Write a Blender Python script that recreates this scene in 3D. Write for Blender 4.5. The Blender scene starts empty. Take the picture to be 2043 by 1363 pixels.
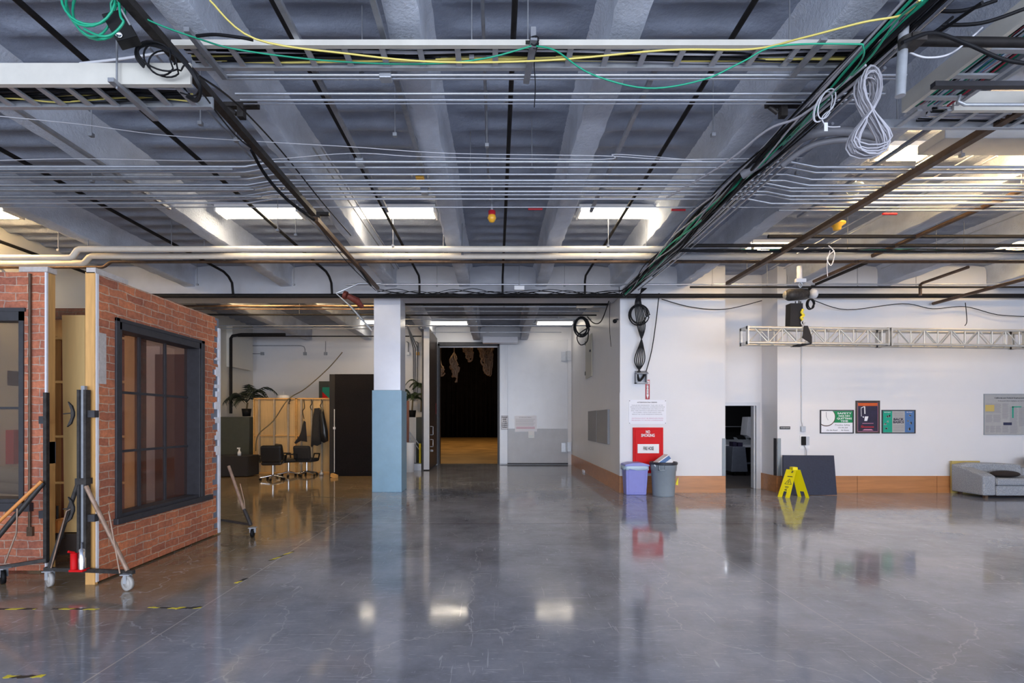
import bpy, math, random
from mathutils import Vector, Matrix, Euler
random.seed(7)
PI = math.pi
S = bpy.context.scene
C = S.collection
W, Hh = 2043, 1363
EYE = 1.65            # lens height above the floor
VX, VY, F = 990.0, 840.0, 1000.0   # vanishing point and focal length measured on the photograph
def P(px, py, D): return Vector(((px-VX)*D/F, D, EYE+(VY-py)*D/F))
def xx(px, D): return (px-VX)*D/F
def zz(py, D): return EYE+(VY-py)*D/F
def dz(py, z): return (z-EYE)*F/(VY-py)
def PZ(px, py, z): return P(px, py, dz(py, z))
# ------------------------------------------------------------------ materials
def nt(m):
    m.use_nodes = True; t = m.node_tree; return t, t.nodes['Principled BSDF']
def N(t, k, **kw):
    n = t.nodes.new(k)
    for a, b in kw.items():
        if a.startswith('i_'): n.inputs[a[2:].replace('_', ' ')].default_value = b
        else: setattr(n, a, b)
    return n
def L(t, a, b): t.links.new(a, b)
def mat(name, col, rough=.6, metal=0, noise=.0, nscale=8, bump=0, bscale=40, spec=.5, alpha=1, coat=0, rvar=0):
    m = bpy.data.materials.new(name); t, b = nt(m)
    c = (*col, 1)
    b.inputs['Base Color'].default_value = c
    b.inputs['Roughness'].default_value = rough
    b.inputs['Metallic'].default_value = metal
    b.inputs['Specular IOR Level'].default_value = spec
    b.inputs['Coat Weight'].default_value = coat
    tc = N(t, 'ShaderNodeTexCoord')
    if noise:
        n = N(t, 'ShaderNodeTexNoise', i_Scale=nscale, i_Detail=6, i_Roughness=.6)
        L(t, tc.outputs['Object'], n.inputs['Vector'])
        r = N(t, 'ShaderNodeValToRGB')
        r.color_ramp.elements[0].position = .3; r.color_ramp.elements[1].position = .7
        r.color_ramp.elements[0].color = (*[max(0, x*(1-noise)) for x in col], 1)
        r.color_ramp.elements[1].color = (*[min(1, x*(1+noise)) for x in col], 1)
        L(t, n.outputs['Fac'], r.inputs['Fac']); L(t, r.outputs['Color'], b.inputs['Base Color'])
        if rvar:
            mr = N(t, 'ShaderNodeMapRange'); mr.inputs['To Min'].default_value = rough-rvar; mr.inputs['To Max'].default_value = rough+rvar
            L(t, n.outputs['Fac'], mr.inputs['Value']); L(t, mr.outputs['Result'], b.inputs['Roughness'])
    if bump:
        n2 = N(t, 'ShaderNodeTexNoise', i_Scale=bscale, i_Detail=8, i_Roughness=.65)
        L(t, tc.outputs['Object'], n2.inputs['Vector'])
        bp = N(t, 'ShaderNodeBump', i_Strength=bump, i_Distance=.03)
        L(t, n2.outputs['Fac'], bp.inputs['Height']); L(t, bp.outputs['Normal'], b.inputs['Normal'])
    return m
def emis(name, col, st):
    m = bpy.data.materials.new(name); t, b = nt(m)
    b.inputs['Base Color'].default_value = (*col, 1); b.inputs['Emission Color'].default_value = (*col, 1)
    b.inputs['Emission Strength'].default_value = st; return m
def swz(t, order):     # geometry position re-ordered for planar patterns
    g = N(t, 'ShaderNodeNewGeometry'); s = N(t, 'ShaderNodeSeparateXYZ'); c = N(t, 'ShaderNodeCombineXYZ')
    L(t, g.outputs['Position'], s.inputs[0])
    for i, a in enumerate(order):
        if a is not None: L(t, s.outputs[a], c.inputs[i])
    return c.outputs[0]
def brick_mat(name, order, c1, c2, mortar):
    m = bpy.data.materials.new(name); t, b = nt(m)
    v = swz(t, order)
    nz = N(t, 'ShaderNodeTexNoise', i_Scale=7, i_Detail=3); L(t, v, nz.inputs['Vector'])
    sub = N(t, 'ShaderNodeVectorMath', operation='SUBTRACT'); L(t, nz.outputs['Color'], sub.inputs[0]); sub.inputs[1].default_value = (.5, .5, .5)
    sc = N(t, 'ShaderNodeVectorMath', operation='SCALE'); L(t, sub.outputs[0], sc.inputs[0]); sc.inputs['Scale'].default_value = .045
    ad = N(t, 'ShaderNodeVectorMath', operation='ADD'); L(t, v, ad.inputs[0]); L(t, sc.outputs[0], ad.inputs[1])
    br = N(t, 'ShaderNodeTexBrick'); L(t, ad.outputs[0], br.inputs['Vector'])
    br.inputs['Scale'].default_value = 1; br.inputs['Brick Width'].default_value = .255; br.inputs['Row Height'].default_value = .087
    br.inputs['Mortar Size'].default_value = .0065; br.inputs['Mortar Smooth'].default_value = .3; br.inputs['Bias'].default_value = -.1
    br.inputs['Color1'].default_value = (*c1, 1); br.inputs['Color2'].default_value = (*c2, 1); br.inputs['Mortar'].default_value = (*mortar, 1)
    n2 = N(t, 'ShaderNodeTexNoise', i_Scale=22, i_Detail=8, i_Roughness=.7); L(t, v, n2.inputs['Vector'])
    rp = N(t, 'ShaderNodeValToRGB'); rp.color_ramp.elements[0].position = .3; rp.color_ramp.elements[1].position = .75
    rp.color_ramp.elements[0].color = (.5, .48, .48, 1); rp.color_ramp.elements[1].color = (1.25, 1.2, 1.15, 1)
    L(t, n2.outputs['Fac'], rp.inputs['Fac'])
    mx = N(t, 'ShaderNodeMix', data_type='RGBA', blend_type='MULTIPLY'); mx.inputs[0].default_value = .8
    L(t, br.outputs['Color'], mx.inputs[6]); L(t, rp.outputs['Color'], mx.inputs[7])
    # big soot / orange tone patches
    n3 = N(t, 'ShaderNodeTexNoise', i_Scale=2.3, i_Detail=4); L(t, v, n3.inputs['Vector'])
    r3 = N(t, 'ShaderNodeValToRGB'); r3.color_ramp.elements[0].position = .35; r3.color_ramp.elements[1].position = .65
    r3.color_ramp.elements[0].color = (.8, .76, .8, 1); r3.color_ramp.elements[1].color = (1.12, 1, .9, 1)
    L(t, n3.outputs['Fac'], r3.inputs['Fac'])
    m2 = N(t, 'ShaderNodeMix', data_type='RGBA', blend_type='MULTIPLY'); m2.inputs[0].default_value = 1
    L(t, mx.outputs[2], m2.inputs[6]); L(t, r3.outputs['Color'], m2.inputs[7]); L(t, m2.outputs[2], b.inputs['Base Color'])
    inv = N(t, 'ShaderNodeMath', operation='SUBTRACT'); inv.inputs[0].default_value = 1; L(t, br.outputs['Fac'], inv.inputs[1])
    a2 = N(t, 'ShaderNodeMath', operation='MULTIPLY_ADD'); L(t, n2.outputs['Fac'], a2.inputs[0]); a2.inputs[1].default_value = .35; L(t, inv.outputs[0], a2.inputs[2])
    bp = N(t, 'ShaderNodeBump', i_Strength=.7, i_Distance=.012); L(t, a2.outputs[0], bp.inputs['Height']); L(t, bp.outputs['Normal'], b.inputs['Normal'])
    b.inputs['Roughness'].default_value = .75; b.inputs['Specular IOR Level'].default_value = .3
    return m
def wood_mat(name, col, axis=2, dark=.6, rough=.55, sc=1):
    m = bpy.data.materials.new(name); t, b = nt(m)
    g = N(t, 'ShaderNodeNewGeometry'); mp = N(t, 'ShaderNodeMapping'); L(t, g.outputs['Position'], mp.inputs['Vector'])
    s = [14*sc]*3; s[axis] = 1.1*sc; mp.inputs['Scale'].default_value = s
    n = N(t, 'ShaderNodeTexNoise', i_Scale=2, i_Detail=8, i_Roughness=.6, i_Distortion=.6); L(t, mp.outputs[0], n.inputs['Vector'])
    r = N(t, 'ShaderNodeValToRGB'); r.color_ramp.elements[0].position = .3; r.color_ramp.elements[1].position = .72
    r.color_ramp.elements[0].color = (*[x*dark for x in col], 1); r.color_ramp.elements[1].color = (*col, 1)
    L(t, n.outputs['Fac'], r.inputs['Fac']); L(t, r.outputs['Color'], b.inputs['Base Color'])
    b.inputs['Roughness'].default_value = rough; return m
M = {}
M['wall'] = mat('wall_paint', (.69, .69, .725), .42, noise=.02, nscale=1.5, bump=.04, bscale=60)
M['wallwarmlit'] = mat('wall_paint_warm_lit', (.72, .69, .63), .5, noise=.03, nscale=1.5)  # warm lamplight on the left wall put into its colour
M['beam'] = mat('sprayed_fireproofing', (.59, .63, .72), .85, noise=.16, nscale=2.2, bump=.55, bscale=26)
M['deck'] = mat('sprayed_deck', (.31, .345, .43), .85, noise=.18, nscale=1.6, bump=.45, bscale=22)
M['girder'] = mat('painted_girder', (.5, .51, .56), .7, noise=.08, nscale=2, bump=.1)
M['shadeins'] = mat('shaded_grey_jacket', (.17, .17, .19), .5, noise=.1)  # darker jacket colour carries the shade the pipes hang in
M['valve'] = mat('dull_red_iron', (.22, .05, .035), .55, .2, noise=.3, nscale=14)
M['galv'] = mat('galvanized_steel', (.46, .48, .52), .36, .45, noise=.1, nscale=12)
M['conduit'] = mat('conduit_steel', (.50, .52, .57), .36, .7, noise=.08, nscale=6)
M['strut'] = mat('dull_strut', (.32, .33, .36), .5, .5, noise=.15, nscale=10)
M['blackpipe'] = mat('black_iron', (.014, .012, .012), .6, .1, spec=.25, noise=.3, nscale=14)
M['brownpipe'] = mat('rusty_brown_iron', (.11, .065, .04), .5, .35, noise=.35, nscale=9)
M['cream'] = mat('insulation_jacket', (.74, .66, .56), .5, noise=.08, nscale=5)
M['greyins'] = mat('grey_jacket', (.42, .43, .45), .5, noise=.06, nscale=5)
M['daylitmetal'] = mat('daylit_rail', (.72, .69, .62), .4, .25, noise=.06, nscale=5)  # cream cast of daylight put into the rail colour
M['blackcable'] = mat('black_rubber', (.010, .010, .012), .55, spec=.2)
M['whitecable'] = mat('pale_cable', (.6, .6, .64), .5)
M['greycable'] = mat('grey_cable', (.42, .41, .45), .5)
M['greencable'] = mat('green_cable', (.01, .34, .19), .4)
M['yellowcable'] = mat('yellow_cable', (.75, .62, .16), .45)
M['redcable'] = mat('red_cable', (.5, .05, .08), .45)
M['bluecable'] = mat('blue_cable', (.1, .3, .5), .45)
M['blue'] = mat('blue_paint', (.25, .42, .56), .35, noise=.07, nscale=3, bump=.03)
M['colwhite'] = mat('column_white', (.70, .70, .76), .28, .1, noise=.02)
M['doorgrey'] = mat('door_grey', (.60, .61, .65), .35, .1, noise=.04, nscale=2)
M['doorgrey2'] = mat('door_kick_plate', (.46, .48, .53), .38, 0, noise=.06, nscale=3)
M['doorbrown'] = mat('dark_brown_panel', (.055, .04, .033), .42, noise=.25, nscale=3)
M['black'] = mat('matte_black', (.008, .008, .009), .6, spec=.2)
M['curtain'] = mat('stage_curtain', (.010, .0085, .012), .95, noise=.4, nscale=1.5, spec=.1)
M['panelblack'] = mat('black_felt', (.010, .009, .011), .9, noise=.25, nscale=30, spec=.1)
M['rubber'] = mat('slate_board', (.035, .043, .075), .65, noise=.12, nscale=30, spec=.2)
M['red'] = mat('fire_red', (.62, .003, .006), .55, noise=.05, spec=.25)
M['darkred'] = mat('sign_red', (.38, .01, .02), .45)
M['white'] = mat('sign_white', (.8, .8, .82), .5)
M['paper'] = mat('sign_paper', (.78, .78, .85), .45)
M['ink'] = mat('ink', (.03, .03, .04), .6)
M['greyink'] = mat('grey_ink', (.22, .22, .25), .6)
M['pinkink'] = mat('faded_red_ink', (.55, .22, .35), .6)
M['bin'] = mat('blue_bin', (.27, .28, .66), .4, noise=.03)
M['bag'] = mat('pale_blue_liner', (.5, .64, .78), .35, bump=.3, bscale=30)
M['brute'] = mat('grey_bin', (.25, .29, .33), .38, noise=.04)
M['blackbag'] = mat('black_liner', (.02, .022, .035), .3, bump=.5, bscale=30)
M['yellow'] = mat('sign_yellow', (.85, .72, .0), .4)
M['yellowpaint'] = mat('yellow_paint', (.75, .6, .03), .45)
M['frame'] = mat('charcoal_paint', (.032, .031, .037), .5, noise=.2, nscale=12)
M['pine'] = wood_mat('pine', (.74, .40, .13), 2, .72)
M['pinex'] = wood_mat('pine_batten', (.72, .41, .14), 0, .7)
M['ply'] = wood_mat('pale_plywood', (.74, .50, .21), 2, .86, .5, .5)
M['plydim'] = wood_mat('plywood_back', (.62, .42, .20), 2, .75, .55, .5)
M['luan'] = wood_mat('red_luan', (.23, .07, .035), 2, .7, .5)
M['stud'] = mat('grey_stud', (.36, .31, .25), .5, noise=.1)
M['skirt'] = wood_mat('copper_plywood', (.52, .23, .09), 0, .7, .32, .4)
M['whitepaint'] = mat('white_edge_paint', (.75, .74, .78), .5, noise=.05)
M['slatepaint'] = mat('slate_blue_underpaint', (.17, .19, .24), .6, noise=.1, nscale=8)
M['plaster'] = mat('plaster_patch', (.5, .45, .42), .7, noise=.15, nscale=20)
M['steelblack'] = mat('worn_black_steel', (.045, .04, .038), .5, .3, spec=.3, noise=.4, nscale=18)
M['rust'] = mat('worn_tan_steel', (.33, .22, .16), .5, .3, noise=.3, nscale=14)
M['orange'] = mat('orange_paint', (.7, .26, .06), .45, noise=.15)
M['wheel'] = mat('grey_wheel', (.42, .40, .38), .5, noise=.1)
M['chrome'] = mat('chrome', (.7, .7, .72), .15, 1)
M['leather'] = mat('black_leather', (.012, .012, .013), .28, bump=.15, bscale=12)
M['cloth'] = mat('black_cloth', (.018, .017, .02), .9, bump=.2, bscale=12)
M['leaf'] = mat('palm_leaf', (.035, .06, .022), .45, noise=.3)
M['leafdark'] = mat('dark_palm_leaf', (.012, .02, .012), .5, noise=.3)
M['stem'] = mat('plant_stem', (.13, .1, .05), .6)
M['olive'] = mat('olive_cabinet', (.045, .05, .038), .5, noise=.1)
M['panelolive'] = mat('electrical_panel', (.42, .40, .33), .45)
M['acoustic'] = mat('acoustic_grey', (.30, .31, .34), .9, noise=.08, nscale=90)
M['sofa'] = mat('sofa_tweed', (.30, .32, .36), .9, noise=.35, nscale=60, bump=.2, bscale=120)
M['navy'] = mat('navy_fabric', (.02, .025, .07), .8)
M['darkbrown'] = mat('dark_brown_cloth', (.02, .012, .01), .85)
M['tan'] = mat('tan_rope', (.34, .25, .19), .8, noise=.3, nscale=20)
M['alu'] = mat('truss_aluminium', (.62, .60, .56), .35, .6, noise=.08)
M['green'] = mat('poster_green', (.0, .22, .07), .45)
M['teal'] = mat('poster_teal', (.0, .30, .20), .45)
M['pblue'] = mat('poster_blue', (.06, .15, .36), .45)
M['pnavy'] = mat('poster_navy', (.016, .010, .035), .4, noise=.4, nscale=6)
M['pviolet'] = mat('poster_violet', (.13, .10, .27), .45)
M['porange'] = mat('poster_orange', (.55, .09, .01), .45)
M['gold'] = mat('gold_line', (.5, .38, .12), .4)
M['pgrey'] = mat('poster_grey', (.36, .36, .37), .45, noise=.05, nscale=12)
M['amber'] = mat('amber_plastic', (.75, .38, .03), .35)
M['lampwhite'] = mat('translucent_shade', (.62, .68, .66), .3)
M['carpet'] = mat('dark_carpet', (.035, .028, .028), .9, noise=.2, nscale=40)
M['equip'] = mat('equipment_grey', (.11, .12, .15), .6, noise=.1)
M['lens'] = emis('fluorescent_lens', (1, .86, .64), 15)
M['lensdim'] = emis('dim_fluorescent_lens', (1, .9, .74), 8)
M['lensbright'] = emis('strong_warm_lens', (1, .70, .34), 60)
M['lenswarm'] = emis('warm_fluorescent_lens', (1, .72, .36), 26)
M['brickB'] = brick_mat('painted_brick_side', (1, 2, None), (.64, .245, .125), (.40, .15, .095), (.60, .47, .36))
M['brickA'] = brick_mat('painted_brick_front', (0, 2, None), (.62, .235, .13), (.38, .14, .095), (.58, .44, .35))
M['brickD'] = brick_mat('dull_brick', (0, 2, None), (.24, .11, .06), (.16, .08, .05), (.2, .15, .1))
def glass(name, tint, k, rough=.05):
    m = bpy.data.materials.new(name); m.use_nodes = True; t = m.node_tree
    for n in list(t.nodes):
        if n.type != 'OUTPUT_MATERIAL': t.nodes.remove(n)
    o = [n for n in t.nodes][0]
    a = N(t, 'ShaderNodeBsdfTransparent'); a.inputs[0].default_value = (*tint, 1)
    g = N(t, 'ShaderNodeBsdfGlossy'); g.inputs['Roughness'].default_value = rough; g.inputs[0].default_value = (.9, .85, .85, 1)
    d = N(t, 'ShaderNodeBsdfDiffuse'); d.inputs[0].default_value = (.30, .2, .17, 1)
    m1 = N(t, 'ShaderNodeMixShader'); m1.inputs[0].default_value = .08; L(t, a.outputs[0], m1.inputs[1]); L(t, d.outputs[0], m1.inputs[2])
    f = N(t, 'ShaderNodeLayerWeight'); f.inputs[0].default_value = .5
    pw = N(t, 'ShaderNodeMath', operation='POWER'); L(t, f.outputs['Facing'], pw.inputs[0]); pw.inputs[1].default_value = 4
    ml = N(t, 'ShaderNodeMath', operation='MULTIPLY_ADD'); L(t, pw.outputs[0], ml.inputs[0]); ml.inputs[1].default_value = k*.8; ml.inputs[2].default_value = .045
    m2 = N(t, 'ShaderNodeMixShader'); L(t, ml.outputs[0], m2.inputs[0]); L(t, m1.outputs[0], m2.inputs[1]); L(t, g.outputs[0], m2.inputs[2])
    L(t, m2.outputs[0], o.inputs['Surface']); return m
M['glass'] = glass('tinted_glass', (.74, .64, .62), 1.3)
M['glassA'] = glass('window_glass', (.78, .74, .66), .8)
def floor_mat():
    m = bpy.data.materials.new('polished_concrete'); t, b = nt(m)
    v = swz(t, (0, 1, None))
    n1 = N(t, 'ShaderNodeTexNoise', i_Scale=.7, i_Detail=12, i_Roughness=.7); L(t, v, n1.inputs['Vector'])
    r1 = N(t, 'ShaderNodeValToRGB'); e = r1.color_ramp.elements; e[0].position = .32; e[1].position = .7
    e[0].color = (.165, .172, .20, 1); e[1].color = (.37, .385, .45, 1); L(t, n1.outputs['Fac'], r1.inputs['Fac'])
    # browner tone on the left of the joint
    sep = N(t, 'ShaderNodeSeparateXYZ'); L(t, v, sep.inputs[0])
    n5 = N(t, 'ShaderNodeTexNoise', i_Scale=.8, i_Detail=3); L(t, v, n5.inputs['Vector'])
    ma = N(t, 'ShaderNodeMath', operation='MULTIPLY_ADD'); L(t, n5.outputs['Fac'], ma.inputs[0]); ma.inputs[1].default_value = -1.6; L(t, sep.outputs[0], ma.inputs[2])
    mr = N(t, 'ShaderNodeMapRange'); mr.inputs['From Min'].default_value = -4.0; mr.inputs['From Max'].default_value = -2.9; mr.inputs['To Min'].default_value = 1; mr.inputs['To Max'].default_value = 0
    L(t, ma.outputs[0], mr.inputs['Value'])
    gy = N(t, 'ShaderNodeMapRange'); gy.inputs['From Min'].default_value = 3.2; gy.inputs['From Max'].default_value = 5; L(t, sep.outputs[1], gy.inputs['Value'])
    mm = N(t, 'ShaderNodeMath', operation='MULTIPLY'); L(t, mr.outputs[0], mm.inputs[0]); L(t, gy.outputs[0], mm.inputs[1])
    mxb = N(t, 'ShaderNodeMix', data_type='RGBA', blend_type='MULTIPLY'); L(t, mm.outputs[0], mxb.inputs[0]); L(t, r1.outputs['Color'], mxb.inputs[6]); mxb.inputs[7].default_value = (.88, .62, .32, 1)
    # scratches
    cur = mxb.outputs[2]
    for rot, sx, sy, th in ((.55, 1.6, 26, .675), (1.25, 20, 1.6, .68), (-.42, 1.5, 27, .68), (.17, 5, 38, .685), (2.1, 5, 34, .685)):
        mp = N(t, 'ShaderNodeMapping'); mp.inputs['Rotation'].default_value = (0, 0, rot); mp.inputs['Scale'].default_value = (sx, sy, 1); L(t, v, mp.inputs['Vector'])
        ns = N(t, 'ShaderNodeTexNoise', i_Scale=1.6, i_Detail=2, i_Distortion=1.2); L(t, mp.outputs[0], ns.inputs['Vector'])
        rs = N(t, 'ShaderNodeMapRange'); rs.inputs['From Min'].default_value = th; rs.inputs['From Max'].default_value = th+.05; rs.inputs['To Max'].default_value = .5; L(t, ns.outputs['Fac'], rs.inputs['Value'])
        mx = N(t, 'ShaderNodeMix', data_type='RGBA'); L(t, rs.outputs[0], mx.inputs[0]); L(t, cur, mx.inputs[6]); mx.inputs[7].default_value = (.52, .54, .6, 1); cur = mx.outputs[2]
    # hairline cracks
    vo = N(t, 'ShaderNodeTexVoronoi', feature='DISTANCE_TO_EDGE'); vo.inputs['Scale'].default_value = .42
    nd = N(t, 'ShaderNodeTexNoise', i_Scale=2.5, i_Detail=5); L(t, v, nd.inputs['Vector'])
    vs = N(t, 'ShaderNodeVectorMath', operation='SCALE'); L(t, nd.outputs['Color'], vs.inputs[0]); vs.inputs['Scale'].default_value = .5
    va = N(t, 'ShaderNodeVectorMath', operation='ADD'); L(t, v, va.inputs[0]); L(t, vs.outputs[0], va.inputs[1]); L(t, va.outputs[0], vo.inputs['Vector'])
    rc = N(t, 'ShaderNodeMapRange'); rc.inputs['From Min'].default_value = .0; rc.inputs['From Max'].default_value = .0035; rc.inputs['To Min'].default_value = .5; rc.inputs['To Max'].default_value = 0; L(t, vo.outputs['Distance'], rc.inputs['Value'])
    mx = N(t, 'ShaderNodeMix', data_type='RGBA'); L(t, rc.outputs[0], mx.inputs[0]); L(t, cur, mx.inputs[6]); mx.inputs[7].default_value = (.5, .52, .55, 1); cur = mx.outputs[2]
    # saw-cut joints
    def line(out, pos, w):
        s = N(t, 'ShaderNodeMath', operation='SUBTRACT'); L(t, out, s.inputs[0]); s.inputs[1].default_value = pos
        a = N(t, 'ShaderNodeMath', operation='ABSOLUTE'); L(t, s.outputs[0], a.inputs[0])
        l = N(t, 'ShaderNodeMath', operation='LESS_THAN'); L(t, a.outputs[0], l.inputs[0]); l.inputs[1].default_value = w; return l.outputs[0]
    for o, p, w, c in ((0, -2.6, .006, (.42, .4, .38, 1)), (0, 2.75, .005, (.36, .37, .4, 1)), (0, 7.9, .005, (.05, .05, .06, 1)), (1, 8.05, .009, (.05, .05, .06, 1)), (1, 13.3, .012, (.05, .05, .06, 1))):
        mx = N(t, 'ShaderNodeMix', data_type='RGBA'); L(t, line(sep.outputs[o], p, w), mx.inputs[0]); L(t, cur, mx.inputs[6]); mx.inputs[7].default_value = c; cur = mx.outputs[2]
    L(t, cur, b.inputs['Base Color'])
    n3 = N(t, 'ShaderNodeTexNoise', i_Scale=1.3, i_Detail=8, i_Roughness=.7); L(t, v, n3.inputs['Vector'])
    r3 = N(t, 'ShaderNodeMapRange'); r3.inputs['From Min'].default_value = .3; r3.inputs['From Max'].default_value = .7; r3.inputs['To Min'].default_value = .05; r3.inputs['To Max'].default_value = .14
    L(t, n3.outputs['Fac'], r3.inputs['Value']); L(t, r3.outputs[0], b.inputs['Roughness'])
    n4 = N(t, 'ShaderNodeTexNoise', i_Scale=3.5, i_Detail=3); L(t, v, n4.inputs['Vector'])
    bp = N(t, 'ShaderNodeBump', i_Strength=.03, i_Distance=.02); L(t, n4.outputs['Fac'], bp.inputs['Height']); L(t, bp.outputs['Normal'], b.inputs['Normal'])
    b.inputs['Specular IOR Level'].default_value = .75
    return m
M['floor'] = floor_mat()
M['stagefloor'] = mat('stage_floor_boards', (.36, .22, .09), .35, noise=.4, nscale=.7)
def hazard():
    m = bpy.data.materials.new('hazard_tape'); t, b = nt(m)
    g = N(t, 'ShaderNodeNewGeometry'); mp = N(t, 'ShaderNodeMapping'); L(t, g.outputs['Position'], mp.inputs['Vector']); mp.inputs['Rotation'].default_value = (0, 0, .9)
    w = N(t, 'ShaderNodeTexWave'); w.inputs['Scale'].default_value = 2.2; w.inputs['Distortion'].default_value = .3; L(t, mp.outputs[0], w.inputs['Vector'])
    r = N(t, 'ShaderNodeValToRGB'); r.color_ramp.interpolation = 'CONSTANT'; r.color_ramp.elements[1].position = .5
    r.color_ramp.elements[0].color = (.02, .02, .02, 1); r.color_ramp.elements[1].color = (.75, .62, .05, 1); L(t, w.outputs['Fac'], r.inputs['Fac'])
    L(t, r.outputs['Color'], b.inputs['Base Color']); b.inputs['Roughness'].default_value = .5; return m
M['hazard'] = hazard()
# ------------------------------------------------------------------ mesh builder
ORG = {}
class MB:
    def __init__(s): s.v = []; s.f = []; s.m = []; s.sm = []; s.cm = 0
    def add(s, vs, fs, smooth=False):
        o = len(s.v); s.v += [Vector(v) for v in vs]
        for f in fs: s.f.append([i+o for i in f]); s.m.append(s.cm); s.sm.append(smooth)
        return s
    def box(s, x0, x1, y0, y1, z0, z1, R=None, about=None):
        vs = [Vector(p) for p in ((x0,y0,z0),(x1,y0,z0),(x1,y1,z0),(x0,y1,z0),(x0,y0,z1),(x1,y0,z1),(x1,y1,z1),(x0,y1,z1))]
        if R is not None:
            c = Vector(about) if about is not None else Vector(((x0+x1)/2, (y0+y1)/2, (z0+z1)/2))
            vs = [c+R@(v-c) for v in vs]
        return s.add(vs, [(0,3,2,1),(4,5,6,7),(0,1,5,4),(1,2,6,5),(2,3,7,6),(3,0,4,7)])
    def tube(s, pts, r, n=8, cap=True):
        pts = [Vector(p) for p in pts]; k = len(pts); rs = r if isinstance(r, (list, tuple)) else [r]*k
        rings = []; pn = None
        for i, p in enumerate(pts):
            d = (pts[min(i+1, k-1)]-pts[max(i-1, 0)])
            if d.length < 1e-9: d = Vector((0, 0, 1))
            d.normalize()
            if pn is None:
                a = Vector((0, 0, 1)) if abs(d.z) < .9 else Vector((1, 0, 0)); u = d.cross(a).normalized()
            else:
                u = pn-d*pn.dot(d)
                u = u.normalized() if u.length > 1e-6 else d.orthogonal().normalized()
            pn = u; w = d.cross(u)
            rings.append([p+(u*math.cos(2*PI*j/n)+w*math.sin(2*PI*j/n))*rs[i] for j in range(n)])
        vs = [v for rg in rings for v in rg]; fs = []
        for i in range(k-1):
            for j in range(n):
                a = i*n+j; b = i*n+(j+1) % n; fs.append((a, b, b+n, a+n))
        s.add(vs, fs, True)
        if cap:
            s.add(rings[0], [tuple(range(n))[::-1]]); s.add(rings[-1], [tuple(range(n))])
        return s
    def bar(s, a, b, w, h):      # rectangular bar from a to b
        a = Vector(a); b = Vector(b); d = (b-a).normalized()
        up = Vector((0, 0, 1)) if abs(d.z) < .95 else Vector((0, 1, 0))
        u = d.cross(up).normalized()*w/2; v = u.normalized().cross(d)*h/2
        vs = [a-u-v, a+u-v, a+u+v, a-u+v, b-u-v, b+u-v, b+u+v, b-u+v]
        return s.add(vs, [(0,3,2,1),(4,5,6,7),(0,1,5,4),(1,2,6,5),(2,3,7,6),(3,0,4,7)])
    def lathe(s, c, prof, n=20, R=None, sx=1, sy=1):
        c = Vector(c); vs = []
        for r, z in prof:
            for j in range(n):
                p = Vector((r*math.cos(2*PI*j/n)*sx, r*math.sin(2*PI*j/n)*sy, z))
                vs.append(c+(R@p if R is not None else p))
        fs = []
        for i in range(len(prof)-1):
            for j in range(n):
                a = i*n+j; b = i*n+(j+1) % n; fs.append((a, b, b+n, a+n))
        return s.add(vs, fs, True)
    def prism(s, poly, axis, a, b):     # polygon in the other two axes, extruded along axis from a to b
        def mk(p, q):
            return [(q, p[0], p[1]), (p[0], q, p[1]), (p[0], p[1], q)][axis]
        n = len(poly); vs = [mk(p, a) for p in poly]+[mk(p, b) for p in poly]
        fs = [tuple(range(n))[::-1], tuple(range(n, 2*n))]+[(i, (i+1) % n, (i+1) % n+n, i+n) for i in range(n)]
        return s.add(vs, fs)
    def ball(s, c, r, n=12, sc=(1, 1, 1)):
        c = Vector(c); vs = []; k = n//2+1
        for i in range(k):
            a = PI*i/(k-1)
            for j in range(n):
                vs.append(c+Vector((r*math.sin(a)*math.cos(2*PI*j/n)*sc[0], r*math.sin(a)*math.sin(2*PI*j/n)*sc[1], r*math.cos(a)*sc[2])))
        fs = []
        for i in range(k-1):
            for j in range(n):
                a = i*n+j; b = i*n+(j+1) % n; fs.append((a, a+n, b+n, b))
        return s.add(vs, fs, True)
    def build(s, name, mats, parent=None, bevel=0, subd=0, disp=0, recalc=True):
        if not isinstance(mats, (list, tuple)): mats = [mats]
        lo = [min(v[i] for v in s.v) for i in range(3)]; hi = [max(v[i] for v in s.v) for i in range(3)]
        o = Vector(((lo[0]+hi[0])/2, (lo[1]+hi[1])/2, lo[2]))
        me = bpy.data.meshes.new(name); me.from_pydata([v-o for v in s.v], [], s.f)
        for m in mats: me.materials.append(M[m] if isinstance(m, str) else m)
        for i, p in enumerate(me.polygons): p.material_index = s.m[i]; p.use_smooth = s.sm[i]
        me.update()
        if recalc:
            import bmesh
            bm = bmesh.new(); bm.from_mesh(me); bmesh.ops.recalc_face_normals(bm, faces=bm.faces); bm.to_mesh(me); bm.free()
        ob = bpy.data.objects.new(name, me); C.objects.link(ob)
        if parent is not None: ob.parent = parent; ob.location = o-ORG[parent.name]
        else: ob.location = o
        ORG[ob.name] = o
        if bevel:
            b = ob.modifiers.new('bevel', 'BEVEL'); b.width = bevel; b.segments = 2; b.limit_method = 'ANGLE'
        if subd:
            b = ob.modifiers.new('subd', 'SUBSURF'); b.levels = subd; b.render_levels = subd
        return ob
def tag(o, label, cat=None, group=None, kind=None):
    o['label'] = label
    if cat: o['category'] = cat
    if group: o['group'] = group
    if kind: o['kind'] = kind
    return o
def thing(name, label, cat, loc, group=None):
    o = bpy.data.objects.new(name, None); C.objects.link(o); o.location = loc; o.empty_display_size = .1
    ORG[o.name] = Vector(loc); return tag(o, label, cat, group)
def struct(name, mb, m, parent=None, **kw):
    o = mb.build(name, m, parent, **kw)
    if parent is None: o['kind'] = 'structure'
    return o
def one(name, mb, m, label, cat, group=None, kind=None, **kw):
    return tag(mb.build(name, m, **kw), label, cat, group, kind)
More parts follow.
